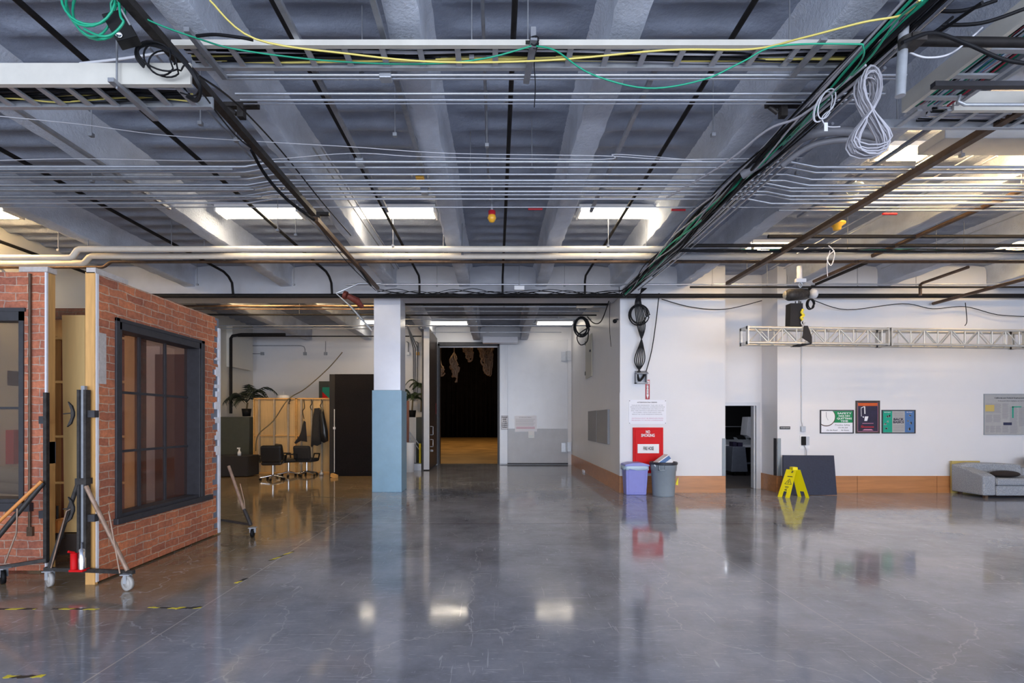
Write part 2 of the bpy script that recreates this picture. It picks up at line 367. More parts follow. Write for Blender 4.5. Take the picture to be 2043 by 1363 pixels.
def text(body, cx, y, cz, size, m, parent, name='lettering', width=None, bold=0, face='-Y', shear=0):
    cu = bpy.data.curves.new('t', 'FONT'); cu.body = body; cu.size = size; cu.align_x = 'CENTER'; cu.align_y = 'CENTER'; cu.extrude = .0012
    cu.offset = bold; cu.shear = shear; cu.resolution_u = 2
    tmp = bpy.data.objects.new('t', cu); C.objects.link(tmp)
    dg = bpy.context.evaluated_depsgraph_get(); me = bpy.data.meshes.new_from_object(tmp.evaluated_get(dg))
    C.objects.unlink(tmp); bpy.data.objects.remove(tmp)
    xs = [v.co.x for v in me.vertices]
    if width and xs:
        k = width/(max(xs)-min(xs))
        for v in me.vertices: v.co.x *= k
    R = Euler((PI/2, 0, 0)).to_matrix() if face == '-Y' else Euler((PI/2, 0, PI/2)).to_matrix()
    for v in me.vertices: v.co = R@v.co
    me.materials.clear(); me.materials.append(M[m])
    ob = bpy.data.objects.new(name, me); C.objects.link(ob); o = Vector((cx, y, cz))
    ob.parent = parent; ob.location = o-ORG[parent.name]; ORG[ob.name] = o; return ob
def smoothpts(pts, k=6):       # Catmull-Rom through the points
    pts = [Vector(p) for p in pts]; q = [pts[0]]+pts+[pts[-1]]; out = []
    for i in range(1, len(q)-2):
        for j in range(k):
            t = j/k; a, b, c, d = q[i-1], q[i], q[i+1], q[i+2]
            out.append(.5*((2*b)+(c-a)*t+(2*a-5*b+4*c-d)*t*t+(3*b-a-3*c+d)*t**3))
    out.append(pts[-1]); return out
# ------------------------------------------------------------------ dimensions of the hall
XL, XR = -9.2, 14.0
YB = -7.0                       # open loading side behind the camera
YA = 1650/143                   # front wall with the fire cabinet
YS = 18.97                      # stage wall
XP = 2.85                       # passage wall
ZD = 5.2; ZB = 4.75
# ---- floor
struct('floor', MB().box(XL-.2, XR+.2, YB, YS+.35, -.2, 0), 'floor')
struct('floor', MB().box(-8, 5.2, YS+.35, 51.5, -.2, 0), 'stagefloor')
struct('floor', MB().box(5.28, 8.6, 12.24, 17, -.19, .004), 'carpet')
# ---- ceiling deck with flutes running left-right
def deck(x0, x1, y0, y1, pitch=.375):
    prof = []; y = y0
    while y < y1:
        for a, h in ((0, .002), (.12, 0), (.20, .012), (.30, .034), (.40, .045), (.62, .047), (.74, .042), (.85, .02), (.94, .006)):
            if y+a*pitch <= y1: prof.append((y+a*pitch, ZD+h))
        y += pitch
    BX = (-7.1, -4.85, -2.44, -.74, 1.03, 2.75, 4.3, 6.8, 8.9, 11.4)
    m = int((x1-x0)/.11); mb = MB(); xs = [x0+(x1-x0)*i/m for i in range(m+1)]
    fl = []
    for x in xs:
        d_ = (min(abs(x-q) for q in BX)-.2)/.34; d_ = max(0, min(1, d_)); fl.append(d_*d_*(3-2*d_))
    vs = []
    for p in prof:
        for i, x in enumerate(xs): vs.append((x, p[0]+random.uniform(-.006, .006), ZD+(p[1]-ZD)*fl[i]+random.uniform(-.004, .004)))
    n = len(xs); fs = [(i*n+j, i*n+j+1, (i+1)*n+j+1, (i+1)*n+j) for i in range(len(prof)-1) for j in range(n-1)]
    mb.add(vs, fs, True)
    mb.box(x0, x1, y0, y1, ZD+.12, ZD+.3)
    return mb
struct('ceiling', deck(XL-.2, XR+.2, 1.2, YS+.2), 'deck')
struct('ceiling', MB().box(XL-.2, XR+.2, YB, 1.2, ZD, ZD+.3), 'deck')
# ---- sprayed beams along the room
def beam(xc, y0, y1, w=.27, z0=ZB):
    hw = w/2
    strips = ([(-hw-.09, ZD+.03), (-hw-.03, ZD-.02), (-hw-.0, ZD-.07), (-hw+.012, z0+.2), (-hw, z0+.02)],
              [(-hw, z0+.02), (-hw+.02, z0+.002), (-hw*.3, z0), (hw*.3, z0), (hw-.02, z0+.002), (hw, z0+.02)],
              [(hw, z0+.02), (hw-.012, z0+.2), (hw, ZD-.07), (hw+.03, ZD-.02), (hw+.09, ZD+.03)])
    k = int((y1-y0)/.16)+1; seam = random.uniform(0, 3); mb = MB()
    ed = [[(random.uniform(-.012, .012), random.uniform(-.008, .008)) for _ in range(2)] for _ in range(k+1)]
    for si, prof in enumerate(strips):
        n = len(prof); vs = []
        for i in range(k+1):
            y = y0+(y1-y0)*i/k
            for a, b in prof:
                e = ed[i][0 if a < 0 else 1]; low = b < z0+.3
                vs.append((xc+a+(e[0] if low else 0)+.012*math.sin(y*1.7+seam), y, b+(e[1] if low else 0)))
        mb.add(vs, [(i*n+j, i*n+j+1, (i+1)*n+j+1, (i+1)*n+j) for i in range(k) for j in range(n-1)], True)
    mb.box(xc-hw+.02, xc+hw-.02, y0-.001, y0+.02, z0+.02, ZD+.03).box(xc-hw+.02, xc+hw-.02, y1-.02, y1, z0+.02, ZD+.03)
    return mb
ti = 1
for xb in (-7.1, -4.85, -2.44, -.74, 1.03, 2.75, 4.3, 6.8, 8.9, 11.4):
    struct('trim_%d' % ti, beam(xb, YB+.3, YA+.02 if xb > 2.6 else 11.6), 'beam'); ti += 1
for xb in (-7.1, -4.85, -2.44, -.74, 1.03):
    struct('trim_%d' % ti, beam(xb, 12.15, YS-.02, z0=4.7), 'beam'); ti += 1
struct('trim_%d' % ti, MB().box(XL, XP-.01, 11.58, 12.16, 4.5, 5.25), 'girder', bevel=.02); ti += 1
# steel girder near the right foreground
struct('trim_%d' % ti, MB().box(4.92, XR, 5.49, 5.86, 4.75, 4.86), 'greyins', bevel=.01); ti += 1
# ---- walls
struct('wall_left', MB().box(XL-.2, XL, YB, YS+.3, 0, 5.3), 'wallwarmlit')
struct('wall_right', MB().box(XR, XR+.2, YB, 11.6, 0, 5.3), 'wall')
struct('wall_back', MB().box(XL, XR, YB-.2, YB, 4.5, 5.4).box(XL-.2, XL+.6, YB-.2, YB, 0, 4.5).box(XR-.6, XR+.2, YB-.2, YB, 0, 4.5), 'wall')
XD0 = (1447-VX)*YA/F; XD1 = (1551-VX)*YA/F; YD = 12.22
struct('wall_front', MB().box(XP, XD0, YA, YA+.15, 0, 5.3).box(XD0-.15, XD0, YA+.15, YD, 0, 5.3), 'wall')
struct('wall_front', MB().box(XD1, XR+.2, YA, YA+.15, 0, 5.3).box(XD1, XD1+.15, YA+.15, YD, 0, 5.3), 'wall')
DX0, DX1, DZ1 = 5.36, 6.33, 2.02
struct('wall_recess', MB().box(XD0-.15, DX0, YD, YD+.15, 0, 5.3).box(DX1, XD1+.15, YD, YD+.15, 0, 5.3).box(DX0, DX1, YD, YD+.15, DZ1, 5.3), 'wall')
struct('wall_passage', MB().box(XP, XP+.15, YA+.15, YS+.2, 0, 5.3), 'wall')
OX0, OX1, OZ = -2.2, .12, 4.57
struct('wall_stage', MB().box(XL, OX0, YS, YS+.35, 0, 5.3).box(OX1, XP+.15, YS, YS+.35, 0, 5.3).box(OX0, OX1, YS, YS+.35, OZ, 5.3), 'wall')
# frame round the stage opening
struct('trim_%d' % ti, MB().box(OX0-.02, OX0+.06, YS-.03, YS+.37, 0, OZ).box(OX1-.07, OX1+.0, YS-.03, YS+.37, 0, OZ).box(OX0, OX1, YS-.03, YS+.37, OZ-.08, OZ+.06), 'frame'); ti += 1
struct('trim_%d' % ti, MB().box(OX0+.06, OX1-.07, YS+.05, YS+.1, OZ-.13, OZ-.09), 'doorgrey'); ti += 1
# stage beyond
struct('wall_stage_left', MB().box(-8.2, -8, YS+.35, 51.5, 0, 12.5), 'black')
struct('wall_stage_right', MB().box(5.2, 5.4, YS+.35, 51.5, 0, 12.5), 'black')
struct('wall_stage_far', MB().box(-8.2, 5.4, 51.5, 51.7, 0, 12.5), 'black')
struct('ceiling', MB().box(-8.2, 5.4, YS+.2, 51.7, 12.5, 12.7).box(-8.2, 5.4, YS+.2, YS+.35, 5.3, 12.5), 'black')
# baseboards: copper plywood kick panels
kb = .385
struct('baseboard_front', MB().box(XP-.02, XD0, YA-.02, YA, 0, kb), 'skirt')
mbk = MB(); xb = XD1
while xb < XR: mbk.box(xb, min(xb+1.83, XR)-.012, YA-.02, YA, 0, kb); xb += 1.83
struct('baseboard_right', mbk, 'skirt')
struct('baseboard_recess', MB().box(XD1-.02, XD1, YA+.0, YD, 0, kb), 'skirt')
mbk = MB(); yb = YA
while yb < YS: mbk.box(XP-.02, XP, yb+.01, min(yb+2.44, YS), 0, kb); yb += 2.44
struct('baseboard_passage', mbk, 'skirt')
# metal corner guards
for x0, y0, x1, y1, lb in ((XD0-.075, YA-.012, XD0+.004, YA, 'left'), (XD1+.0, YA-.012, XD1+.075, YA, 'right')):
    struct('trim_%d' % ti, MB().box(x0, x1, y0, y1, kb, 1.25), 'brute'); ti += 1
struct('trim_%d' % ti, MB().box(XD1-.012, XD1, YA+.02, YA+.14, kb, 1.25), 'frame'); ti += 1
struct('trim_%d' % ti, MB().box(XP-.012, XP+.0, YA-.01, YA+.09, kb, 2.3).box(XP-.012, XP+.07, YA-.022, YA-.008, kb, 2.3), 'wall'); ti += 1
# control room door frame + room
struct('trim_%d' % ti, MB().box(DX1, DX1+.09, YD-.03, YD+.16, 0, DZ1+.08).box(DX1-.04, DX1, YD+.02, YD+.16, 0, DZ1).box(DX0-.08, DX0, YD-.03, YD+.16, 0, DZ1+.08).box(DX0, DX1, YD-.03, YD+.16, DZ1, DZ1+.08), 'doorgrey'); ti += 1
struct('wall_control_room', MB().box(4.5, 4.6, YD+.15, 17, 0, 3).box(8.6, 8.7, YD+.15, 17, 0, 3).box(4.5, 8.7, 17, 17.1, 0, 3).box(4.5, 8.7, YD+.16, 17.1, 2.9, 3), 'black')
# white casing post at the stage door hinge side
struct('trim_%d' % ti, MB().box(2.70, 2.84, YS-.1, YS-.001, 0, 4.72), 'wall'); ti += 1
# ---- column
struct('trim_column', MB().box(-2.84, -2.22, 11.62, 12.24, 2.36, 4.5), 'colwhite', bevel=.008)
struct('trim_column', MB().box(-2.875, -2.19, 11.6, 12.26, 0, 2.36), 'blue', bevel=.006)
# boxed duct on left wall
struct('trim_%d' % ti, MB().box(XL, -9.0, 17.1, 18.5, 3.5, 4.9), 'wallwarmlit'); ti += 1
# small step ledge panels high above the stage door
struct('trim_%d' % ti, MB().box(-.5, .8, 18.3, 18.6, 4.5, 4.75), 'colwhite', bevel=.03); ti += 1
# ---- stage doors
d = thing('door_1', 'tall brown faced stage door leaf standing open beside the curtain opening', 'door', (-2.32, 17.8, 0)); d['kind'] = 'structure'; del d['category']
MB().box(-2.40, -2.23, 16.70, 18.93, .03, 4.76).build('leaf', 'doorbrown', d)
MB().box(-2.41, -2.225, 16.66, 16.70, .03, 4.77).build('edge_plate', 'doorgrey', d)
MB().box(-2.47, -2.41, 16.66, 16.72, .0, 4.78).build('seal', 'frame', d)
for z0, z1, yy in ((.78, 1.02, 16.98), (1.18, 1.46, 16.98), (.62, .66, 16.98)):
    MB().tube([(-2.23, yy-.0, z0), (-2.14, yy, z0), (-2.14, yy, z1), (-2.23, yy, z1)], .014, 8).build('handle', 'galv', d)
MB().box(-2.228, -2.22, 18.5, 18.56, 1.9, 2.3).build('sticker', 'darkred', d)
d = thing('door_2', 'closed pale grey stage door leaf with kick plate', 'door', (1.5, YS-.1, 0)); d['kind'] = 'structure'; del d['category']
MB().box(.42, 2.70, YS-.10, YS-.0, .04, 4.70).build('leaf', 'doorgrey', d, bevel=.006)
MB().box(.43, 2.69, YS-.108, YS-.10, .05, 1.36).build('kick_plate', 'doorgrey2', d)
MB().box(.14, .42, YS-.13, YS-.0, .04, 4.72).box(.36, .42, YS-.15, YS-.13, .04, 4.72).build('astragal', 'doorgrey', d)
MB().box(.42, 2.7, YS-.12, YS-.1, .02, .07).build('sweep', 'frame', d)
for zc in (4.08, .65):
    h = MB().box(2.45, 2.62, YS-.15, YS-.10, zc-.17, zc+.17).box(2.66, 2.80, YS-.17, YS-.1, zc-.15, zc+.2).build('hinge', 'galv', d)
    MB().tube([(2.64, YS-.17, zc-.18), (2.64, YS-.17, zc+.18)], .03, 10).build('hinge_pin', 'galv', h)
# ------------------------------------------------------------------ curtain & hanging ropes on the stage
vs = []; fs = []; n = 160
for i in range(n+1):
    x = -8+13.2*i/n; y = 50+.12*math.sin(i*1.1)+.05*math.sin(i*2.7)
    vs += [(x, y, .03), (x, y, 12.4), (x, y+.04, .03), (x, y+.04, 12.4)]
for i in range(n):
    a = i*4; fs += [(a, a+4, a+5, a+1), (a+2, a+3, a+7, a+6), (a+1, a+5, a+7, a+3), (a, a+2, a+6, a+4)]
one('stage_curtain', MB().add(vs, fs, True), 'curtain', 'huge black stage curtain hanging at the far end of the stage', 'curtain')
def ropes(px0, px1, y0, y1, D, n, lb):
    mb = MB(); zt = 12.44; cx = xx((px0+px1)/2, D)
    mb.tube([(cx, D, zt), (cx, D, zz(y0, D))], .03, 6)
    for i in range(n*2):
        f = random.random(); x0 = xx(px0+(px1-px0)*f, D); za = zz(y0+random.uniform(-6, 4), D); L_ = random.uniform(.35, 1)**1.3
        zb_ = zz(y0+(y1-y0)*L_, D); xb_ = x0+(xx(px1-(px1-px0)*.25, D)-x0)*L_*.75; dd = random.uniform(-.4, .4); k = random.randint(4, 7)
        pts = [(cx, D+dd*.3, za+.3)]+[(x0+(xb_-x0)*j/k+random.uniform(-.12, .12), D+dd, za+(zb_-za)*j/k) for j in range(k+1)]
        if i % 3 == 0: pts += [(xb_+.12, D+dd, zb_+.08), (xb_+.16, D+dd, zb_+(za-zb_)*.5)]
        mb.tube(smoothpts(pts, 3), random.uniform(.02, .055), 5)
    one('rope_bundle', mb, 'tan', lb, 'rope')
ropes(957, 981, 693, 750, 26, 22, 'longest tan rope bundle hanging against the stage curtain')
ropes(925, 941, 693, 722, 26, 9, 'short tan rope bundle hanging left of the longest bundle')
ropes(900, 912, 722, 765, 26, 9, 'low tan rope bundle hanging in the middle of the stage opening')
ropes(872, 885, 735, 752, 26, 5, 'small tan rope bundle hanging by the open stage door')
# ------------------------------------------------------------------ ceiling light fixtures
def fixture(x0, x1, y, label, warm=False, z=5.17, w=.36):
    t = thing('ceiling_light', label, 'ceiling light', ((x0+x1)/2, y+w/2, z-.09))
    MB().box(x0, x1, y, y+w, z-.03, z+.03).box(x0, x0+.03, y, y+w, z-.09, z-.03).box(x1-.03, x1, y, y+w, z-.09, z-.03).build('housing', 'white', t)
    for a in (.25, .75):
        MB().tube([(x0+.04, y+w*a, z-.055), (x1-.04, y+w*a, z-.055)], .045, 10).build('lamp_tube', warm if isinstance(warm, str) else ('lenswarm' if warm else 'lens'), t)
    return t
fixture(-4.62, -3.25, 8.2, 'bright fluorescent ceiling light, second from the left wall of the hall')
fixture(-2.34, -1.0, 8.2, 'bright fluorescent ceiling light left of the dark middle bay')
fixture(1.36, 2.68, 8.2, 'bright fluorescent ceiling light right of the dark middle bay')
fixture(-9.1, -8.05, 8.2, 'fluorescent ceiling light at the left edge of the photo', 'lensbright')
fixture(4.95, 5.9, 9.8, 'fluorescent ceiling light behind the cross pipes above the truss end', True)
fixture(9.9, 11.1, 9.75, 'fluorescent ceiling light at the right edge of the photo', True)
fixture(4.95, 5.6, 6.35, 'pair of round glowing ceiling lamps beside the grey girder', 'lensbright', w=.3)
fixture(-2.33, -1.0, 17.6, 'fluorescent ceiling light over the open stage door', 'lensdim')
fixture(1.42, 2.72, 17.6, 'fluorescent ceiling light over the closed stage door', 'lensdim')
fixture(-4.9, -3.75, 17.4, 'fluorescent ceiling light behind the blue and white column', 'lensdim')
fixture(7.3, 8.6, 6.6, 'unseen added fill light above the conduits at the upper right', 'lensbright')  # unseen warm lamp added to light the right-hand deck
fixture(5.6, 6.9, 6.02, 'added fill light hidden just behind the grey girder', 'lensbright', w=.25)  # added lamp, concealed by the girder, to warm the deck at right
fixture(-4.4, -3.1, 12.3, 'fluorescent ceiling light just behind the dropped girder in the left room', 'lensbright')
fixture(-6.7, -5.4, 12.3, 'added warm fill light behind the girder nearest the left wall', 'lensbright')  # added lamp out of view that warms the left room
# ------------------------------------------------------------------ conduits across the hall
ORD = ['first', 'second', 'third', 'fourth', 'fifth', 'sixth', 'seventh', 'eighth', 'ninth', 'tenth', 'eleventh', 'twelfth']
def cross(y, x0, x1, r, m, name, label, z=4.6, dipl=0, dipr=0, cat='conduit', xl=None, xr=None, up=0):
    D = dz(y, z); pts = []
    if dipl: pts += [(x0, D, z-dipl), (xl-.32, D, z-dipl), (xl, D, z)]
    else: pts += [(x0, D, z)]
    if dipr: pts += [(xr, D, z), (xr+.3, D, z-dipr), (x1, D, z-dipr)]
    else: pts += [(x1, D, z)]
    mb = MB().tube(pts, r, 8)
    return one(name, mb, m, label, cat)
ys1 = [150, 156.5, 187, 199.5, 207]
for i, y in enumerate(ys1):
    cross(y, -2.35, 3.5, .0125 if y < 205 else .006, 'conduit', 'conduit', 'thin silver conduit, %s in the group just below the upper cable tray' % ORD[i])
for i, y in enumerate([323, 334, 348, 360, 365.5, 372, 382, 388.5, 397]):
    D = dz(y, 4.6)
    cross(y, XL, XR, .013 if i % 3 else .016, 'conduit', 'conduit', 'silver conduit, %s in the wide band crossing the middle of the ceiling' % ORD[i], dipl=.055, dipr=.06, xl=-2.55-.055*i+random.uniform(-.02, .02), xr=3.35+.06*(i % 4))
cross(413.5, XL, XR, .008, 'conduit', 'conduit', 'thinnest silver conduit running just in front of the ceiling lights')
for i, y in enumerate([338, 353, 378, 392]):
    cross(y, XL, -3.0, .014, 'strut', 'conduit', 'dark grey conduit, %s in the band at the left of the ceiling' % ORD[i], z=4.52)
for i, y in enumerate([341, 356, 369, 379, 395, 404, 420]):
    cross(y, 3.9, XR, .013, 'conduit' if i % 2 else 'strut', 'conduit', 'extra silver conduit, %s in the band at the right of the ceiling' % ORD[i], z=4.56)
# insulated pipes
def jog(y, x0, xj, x1, drop, r, m, name, label, z=4.6):
    D = dz(y, z)
    pts = [(x0, D, z-drop), (xj-.16, D, z-drop), (xj-.11, D, z-drop+.02), (xj-.03, D, z-.02), (xj+.02, D, z), (x1, D, z)]
    one(name, MB().tube(pts, r, 14), m, label, 'pipe')
jog(497, XL, xx(158, 8.6), 2.98, .15, .05, 'cream', 'insulated_pipe', 'upper of two cream insulated pipes crossing the hall')
jog(511, XL, xx(185, 9), 2.9, .13, .052, 'cream', 'insulated_pipe', 'lower of two cream insulated pipes crossing the hall')
jog(522.5, XL, xx(222, 9.3), XR, .1, .028, 'brownpipe', 'water_pipe', 'rusty brown pipe running below the cream insulated pipes')
one('insulated_pipe', MB().tube([(3.0, 9.0, 4.6), (XR, 9.0, 4.6)], .055, 14), 'greyins', 'grey insulated pipe crossing the right half of the hall', 'pipe')
cross(490, 3.0, XR, .03, 'blackpipe', 'water_pipe', 'black pipe with green cables clipped along it at the right', cat='pipe')
cross(472, xx(1527, 8.1), XR, .03, 'blackpipe', 'water_pipe', 'black capped pipe above the pipe with green cables', cat='pipe')
cross(567.5, xx(690, 10.9), XR, .018, 'conduit', 'conduit', 'pale conduit just above the black sprinkler main', z=4.62)
cross(573, 4.2, XR, .022, 'blackpipe', 'water_pipe', 'thin black pipe in front of the front wall top', z=4.55, cat='pipe')
one('sprinkler_main', MB().tube([(XL, 11.3, 4.47), (XR, 11.3, 4.47)], .05, 12), 'blackpipe', 'thick black sprinkler main crossing the hall above the column', 'pipe')
one('fire_valve', MB().tube([P(693, 590, 11.1), P(712, 600, 11.2), P(722, 612, 11.4)], [.06, .08, .05], 10).tube([P(686, 588, 11.1), P(692, 590, 11.1)], .09, 10), 'valve', 'red fire sprinkler valve beside the column head', 'valve')
one('conduit', MB().tube([P(742, 660, 10.7), P(700, 612, 10.7), P(670, 585, 10.7), P(715, 566, 10.7), P(760, 566, 10.9)], .022, 8), 'conduit', 'bent pale conduit coming down to the left face of the column', 'conduit')
# pipes beyond the girder
for i, (y, px0, px1, r, m) in enumerate([(600, 800, 1230, .012, 'strut'), (607, 808, 1234, .03, 'blackpipe'), (612, 808, 1210, .02, 'conduit'), (621, 800, 1195, .02, 'strut'), (629, 810, 1190, .02, 'blackpipe'), (637, 805, 1180, .014, 'conduit'), (650, 806, 1180, .018, 'conduit'), (663, 860, 1120, .014, 'conduit')]):
    z = 4.62 if i < 7 else 4.5; D = dz(y, z)
    one('conduit', MB().tube([(xx(px0, D), D, z), (xx(px1, D), D, z)], r, 8), m, '%s of the pipes crossing the passage ceiling, counted from the hall' % ORD[i], 'conduit')
for i, (y, m, r, x1) in enumerate([(611, 'brownpipe', .03, -3.0), (617, 'brownpipe', .015, -3.0), (628, 'blackpipe', .025, -3.0), (650, 'conduit', .018, -2.6), (656, 'conduit', .016, -2.6), (671, 'blackpipe', .02, -2.6)]):
    z = 4.6; D = dz(y, z)
    one('conduit', MB().tube([(-9.1, D, z), (x1, D, z)], r, 8), m, '%s of the pipes crossing the left room ceiling, counted from the hall' % ORD[i], 'conduit')
one('water_pipe', MB().tube([(-9.0, 17.0, 1.9), (-9.0, 17.0, 4.45), (-9.0, 17.1, 4.55), (-8.7, 17.1, 4.6), (-7.2, 17.1, 4.6)], .05, 10), 'blackpipe', 'black riser pipe climbing the left wall by the palm', 'pipe')
one('water_pipe', MB().tube([P(1150, 612, 13), P(1180, 612, 13), P(1188, 604, 13)], .04, 8), 'cream', 'short pale elbow pipe at the passage ceiling edge', 'pipe')
# ------------------------------------------------------------------ pipes along the hall
def along(x, y0, y1, z, r, m, name, label, cat='pipe', extra=None, box=None):
    mb = MB()
    if box: mb.bar((x, y0, z), (x, y1, z), box[0], box[1])
    else: mb.tube([(x, y0, z), (x, y1, z)]+(extra or []), r, 10)
    return one(name, mb, m, label, cat)
zc = 4.9
t = along(.145, 1.5, 11.3, zc, .024, 'blackpipe', 'sprinkler_pipe', 'black sprinkler pipe down the dark middle ceiling bay', extra=[(.145, 11.35, 4.8), (.145, 11.35, 4.5)])
along(-1.73, 1.5, 11.2, zc, .024, 'blackpipe', 'sprinkler_pipe', 'black sprinkler pipe under the left of the two central lights', extra=[(-1.73, 11.3, 4.8), (-1.73, 11.3, 4.5)])
along(2.0, 1.5, 11.2, zc, .024, 'blackpipe', 'sprinkler_pipe', 'black sprinkler pipe under the right of the two central lights', extra=[(2.0, 11.3, 4.8), (2.0, 11.3, 4.5)])
along(-3.7, 2.5, 10.9, zc, .027, 'blackpipe', 'sprinkler_pipe', 'black sprinkler pipe crossing under the light second from the left', extra=[(-3.7, 11.1, 4.85), (-3.7, 11.25, 4.75), (-3.7, 11.3, 4.5)])
along(-5.93, 4.5, 10.9, zc, .027, 'blackpipe', 'sprinkler_pipe', 'black sprinkler pipe in the dark left bay ending in an elbow', extra=[(-5.93, 11.1, 4.85), (-5.93, 11.25, 4.75), (-5.93, 11.3, 4.5)])
along(3.5, 1.5, 11.2, zc, .027, 'blackpipe', 'sprinkler_pipe', 'black sprinkler pipe running above the black cable bundle')
along(6.72, 4.5, 10.6, 4.6, .035, 'brownpipe', 'sprinkler_pipe', 'long brown pipe running away at the right edge of the ceiling')
along(9.98, 9.0, 11.45, 4.33, .035, 'brownpipe', 'sprinkler_pipe', 'open ended brown pipe in front of the right wall top')
along(-8.85, 5.0, 11.2, 4.85, .03, 'blackpipe', 'sprinkler_pipe', 'black sprinkler pipe beside the left wall')
one('sprinkler_pipe', MB().tube([(6.95, 9.4, 4.62), (6.95, 11.0, 4.62), (6.95, 11.2, 4.55), (6.95, 11.25, 4.45)], .03, 10), 'blackpipe', 'short black pipe bending down beside the chain hoist', 'pipe')
one('sprinkler_pipe', MB().tube([P(1932, 533, 9.8), P(1840, 565, 10.8), P(1836, 568, 10.9), P(1836, 590, 10.9)], .03, 10), 'brownpipe', 'short brown pipe bending down above the truss', 'pipe')
along(4.80, 3.4, 10.4, 4.5, 0, 'brownpipe', 'ceiling_track', 'rusty brown hanging track crossing the right part of the ceiling', 'track', box=(.08, .07))
along(-2.46, 2.2, 6.75, 4.45, 0, 'steelblack', 'ceiling_track', 'black hanging track leaving the lower cable tray end', 'track', box=(.07, .06))
along(-2.50, 6.95, 10.6, 4.45, 0, 'brownpipe', 'ceiling_track', 'second black hanging track running to the column head', 'track', box=(.06, .06))
for x, y0, y1, z, lb in ((-4.69, 3.0, 7.2, 4.70, 'thin grey strut along the sprayed beam nearest the brick flats'), (-1.56, 3.0, 7.2, 4.66, 'slotted grey strut crossing the conduits left of centre'), (-.90, 1.8, 6.6, 4.72, 'dark steel strut beside the central left beam'), (1.36, 4.0, 7.2, 4.66, 'slotted grey strut crossing the conduits right of centre'), (4.46, 4.2, 7.4, 4.66, 'grey strut crossing the conduits near the brown track'), (-2.3, 3.72, 4.25, 4.56, 'short slotted strut under the left end of the upper tray')):
    along(x, y0, y1, z, 0, 'strut', 'strut', lb, 'strut', box=(.042, .035))
for i, dx in enumerate((.16, .25, .33, .44)):
    one('conduit', MB().tube([(XP+dx, 2.5+i*.8, 4.5+.02*i), (XP+dx-.02, 8.6, 4.5+.02*i), (XP+dx-.2, 10.9, 4.5)], .014, 8), 'conduit', '%s of the silver conduits beside the black cable bundle' % ORD[i], 'conduit')
along(-.11, 1.6, 6.85, 5.0, .016, 'strut', 'conduit', 'grey conduit leading to the red and amber ceiling detector', 'conduit')
for i, (x, y0) in enumerate(((-3.05, 4.4), (-2.2, 6.0), (-2.1, 6.0), (5.4, 5.9), (5.9, 6.0), (7.5, 5.5), (6.2, 6.2), (8.3, 6.0))):
    along(x, y0, 10.8, 4.93, .010, 'conduit' if i > 2 else 'strut', 'conduit', ['thin conduit left of the black track', 'left of two thin conduits over the column', 'right of two thin conduits over the column', 'thin pale conduit right of the brown track, nearest it', 'thin pale conduit right of the brown track, second from it', 'thin pale conduit beside the long brown pipe', 'thin pale conduit midway between brown track and brown pipe', 'thin pale conduit right of the long brown pipe'][i], 'conduit')
# ------------------------------------------------------------------ hanger rods
rods = [(-.62+.42, 4.1), (-1.15, 4.3), (-1.05, 5.2), (-.1, 5.4), (.25, 3.95), (.42, 5.9), (-.32, 6.2), (2.25, 5.2), (2.4, 4.1), (-2.95, 5.0), (-2.75, 5.3), (-4.2, 5.2), (-5.0, 6.2), (-3.4, 7.8), (-3.2, 8.0), (-1.75, 8.5), (-.95, 9.0), (-.6, 8.9), (2.6, 8.7), (1.9, 8.5), (-5.7, 8.8), (-5.3, 9.1), (-5.0, 9.2), (4.0, 5.0), (4.4, 8.6), (5.2, 5.6), (6.6, 6.3), (6.1, 8.7), (7.9, 9.0), (8.4, 9.0), (5.0, 10.0), (3.6, 6.0), (-7.0, 8.6), (-7.6, 8.7), (-1.3, 11.0), (.5, 10.9), (1.5, 11.0), (-4.4, 10.9), (-6.5, 10.9), (4.7, 10.9), (6.0, 11.1), (8.0, 11.1), (9.3, 11.1), (-2.4, 16), (-.6, 15), (1.8, 14.5), (-5.5, 14.0), (-4.0, 14.5), (-1.1, 13.6), (.2, 13.0), (2.2, 13.4)]
rm = MB().tube([(0, 0, 0), (0, 0, .62)], .006, 6); rm.box(-.02, .02, -.02, .02, -.015, .02)
r0 = rm.build('hanger_rod', 'strut'); r0.location = (rods[0][0], rods[0][1], 4.6)
tag(r0, 'thin threaded rod hanging from the sprayed deck to carry pipes', 'rod', 'threaded rods hanging from the deck')
for x, y in rods[1:]:
    c = r0.copy(); C.objects.link(c); c.location = (x, y, 4.6); c['label'] = 'thin threaded rod hanging from the sprayed deck to carry pipes'
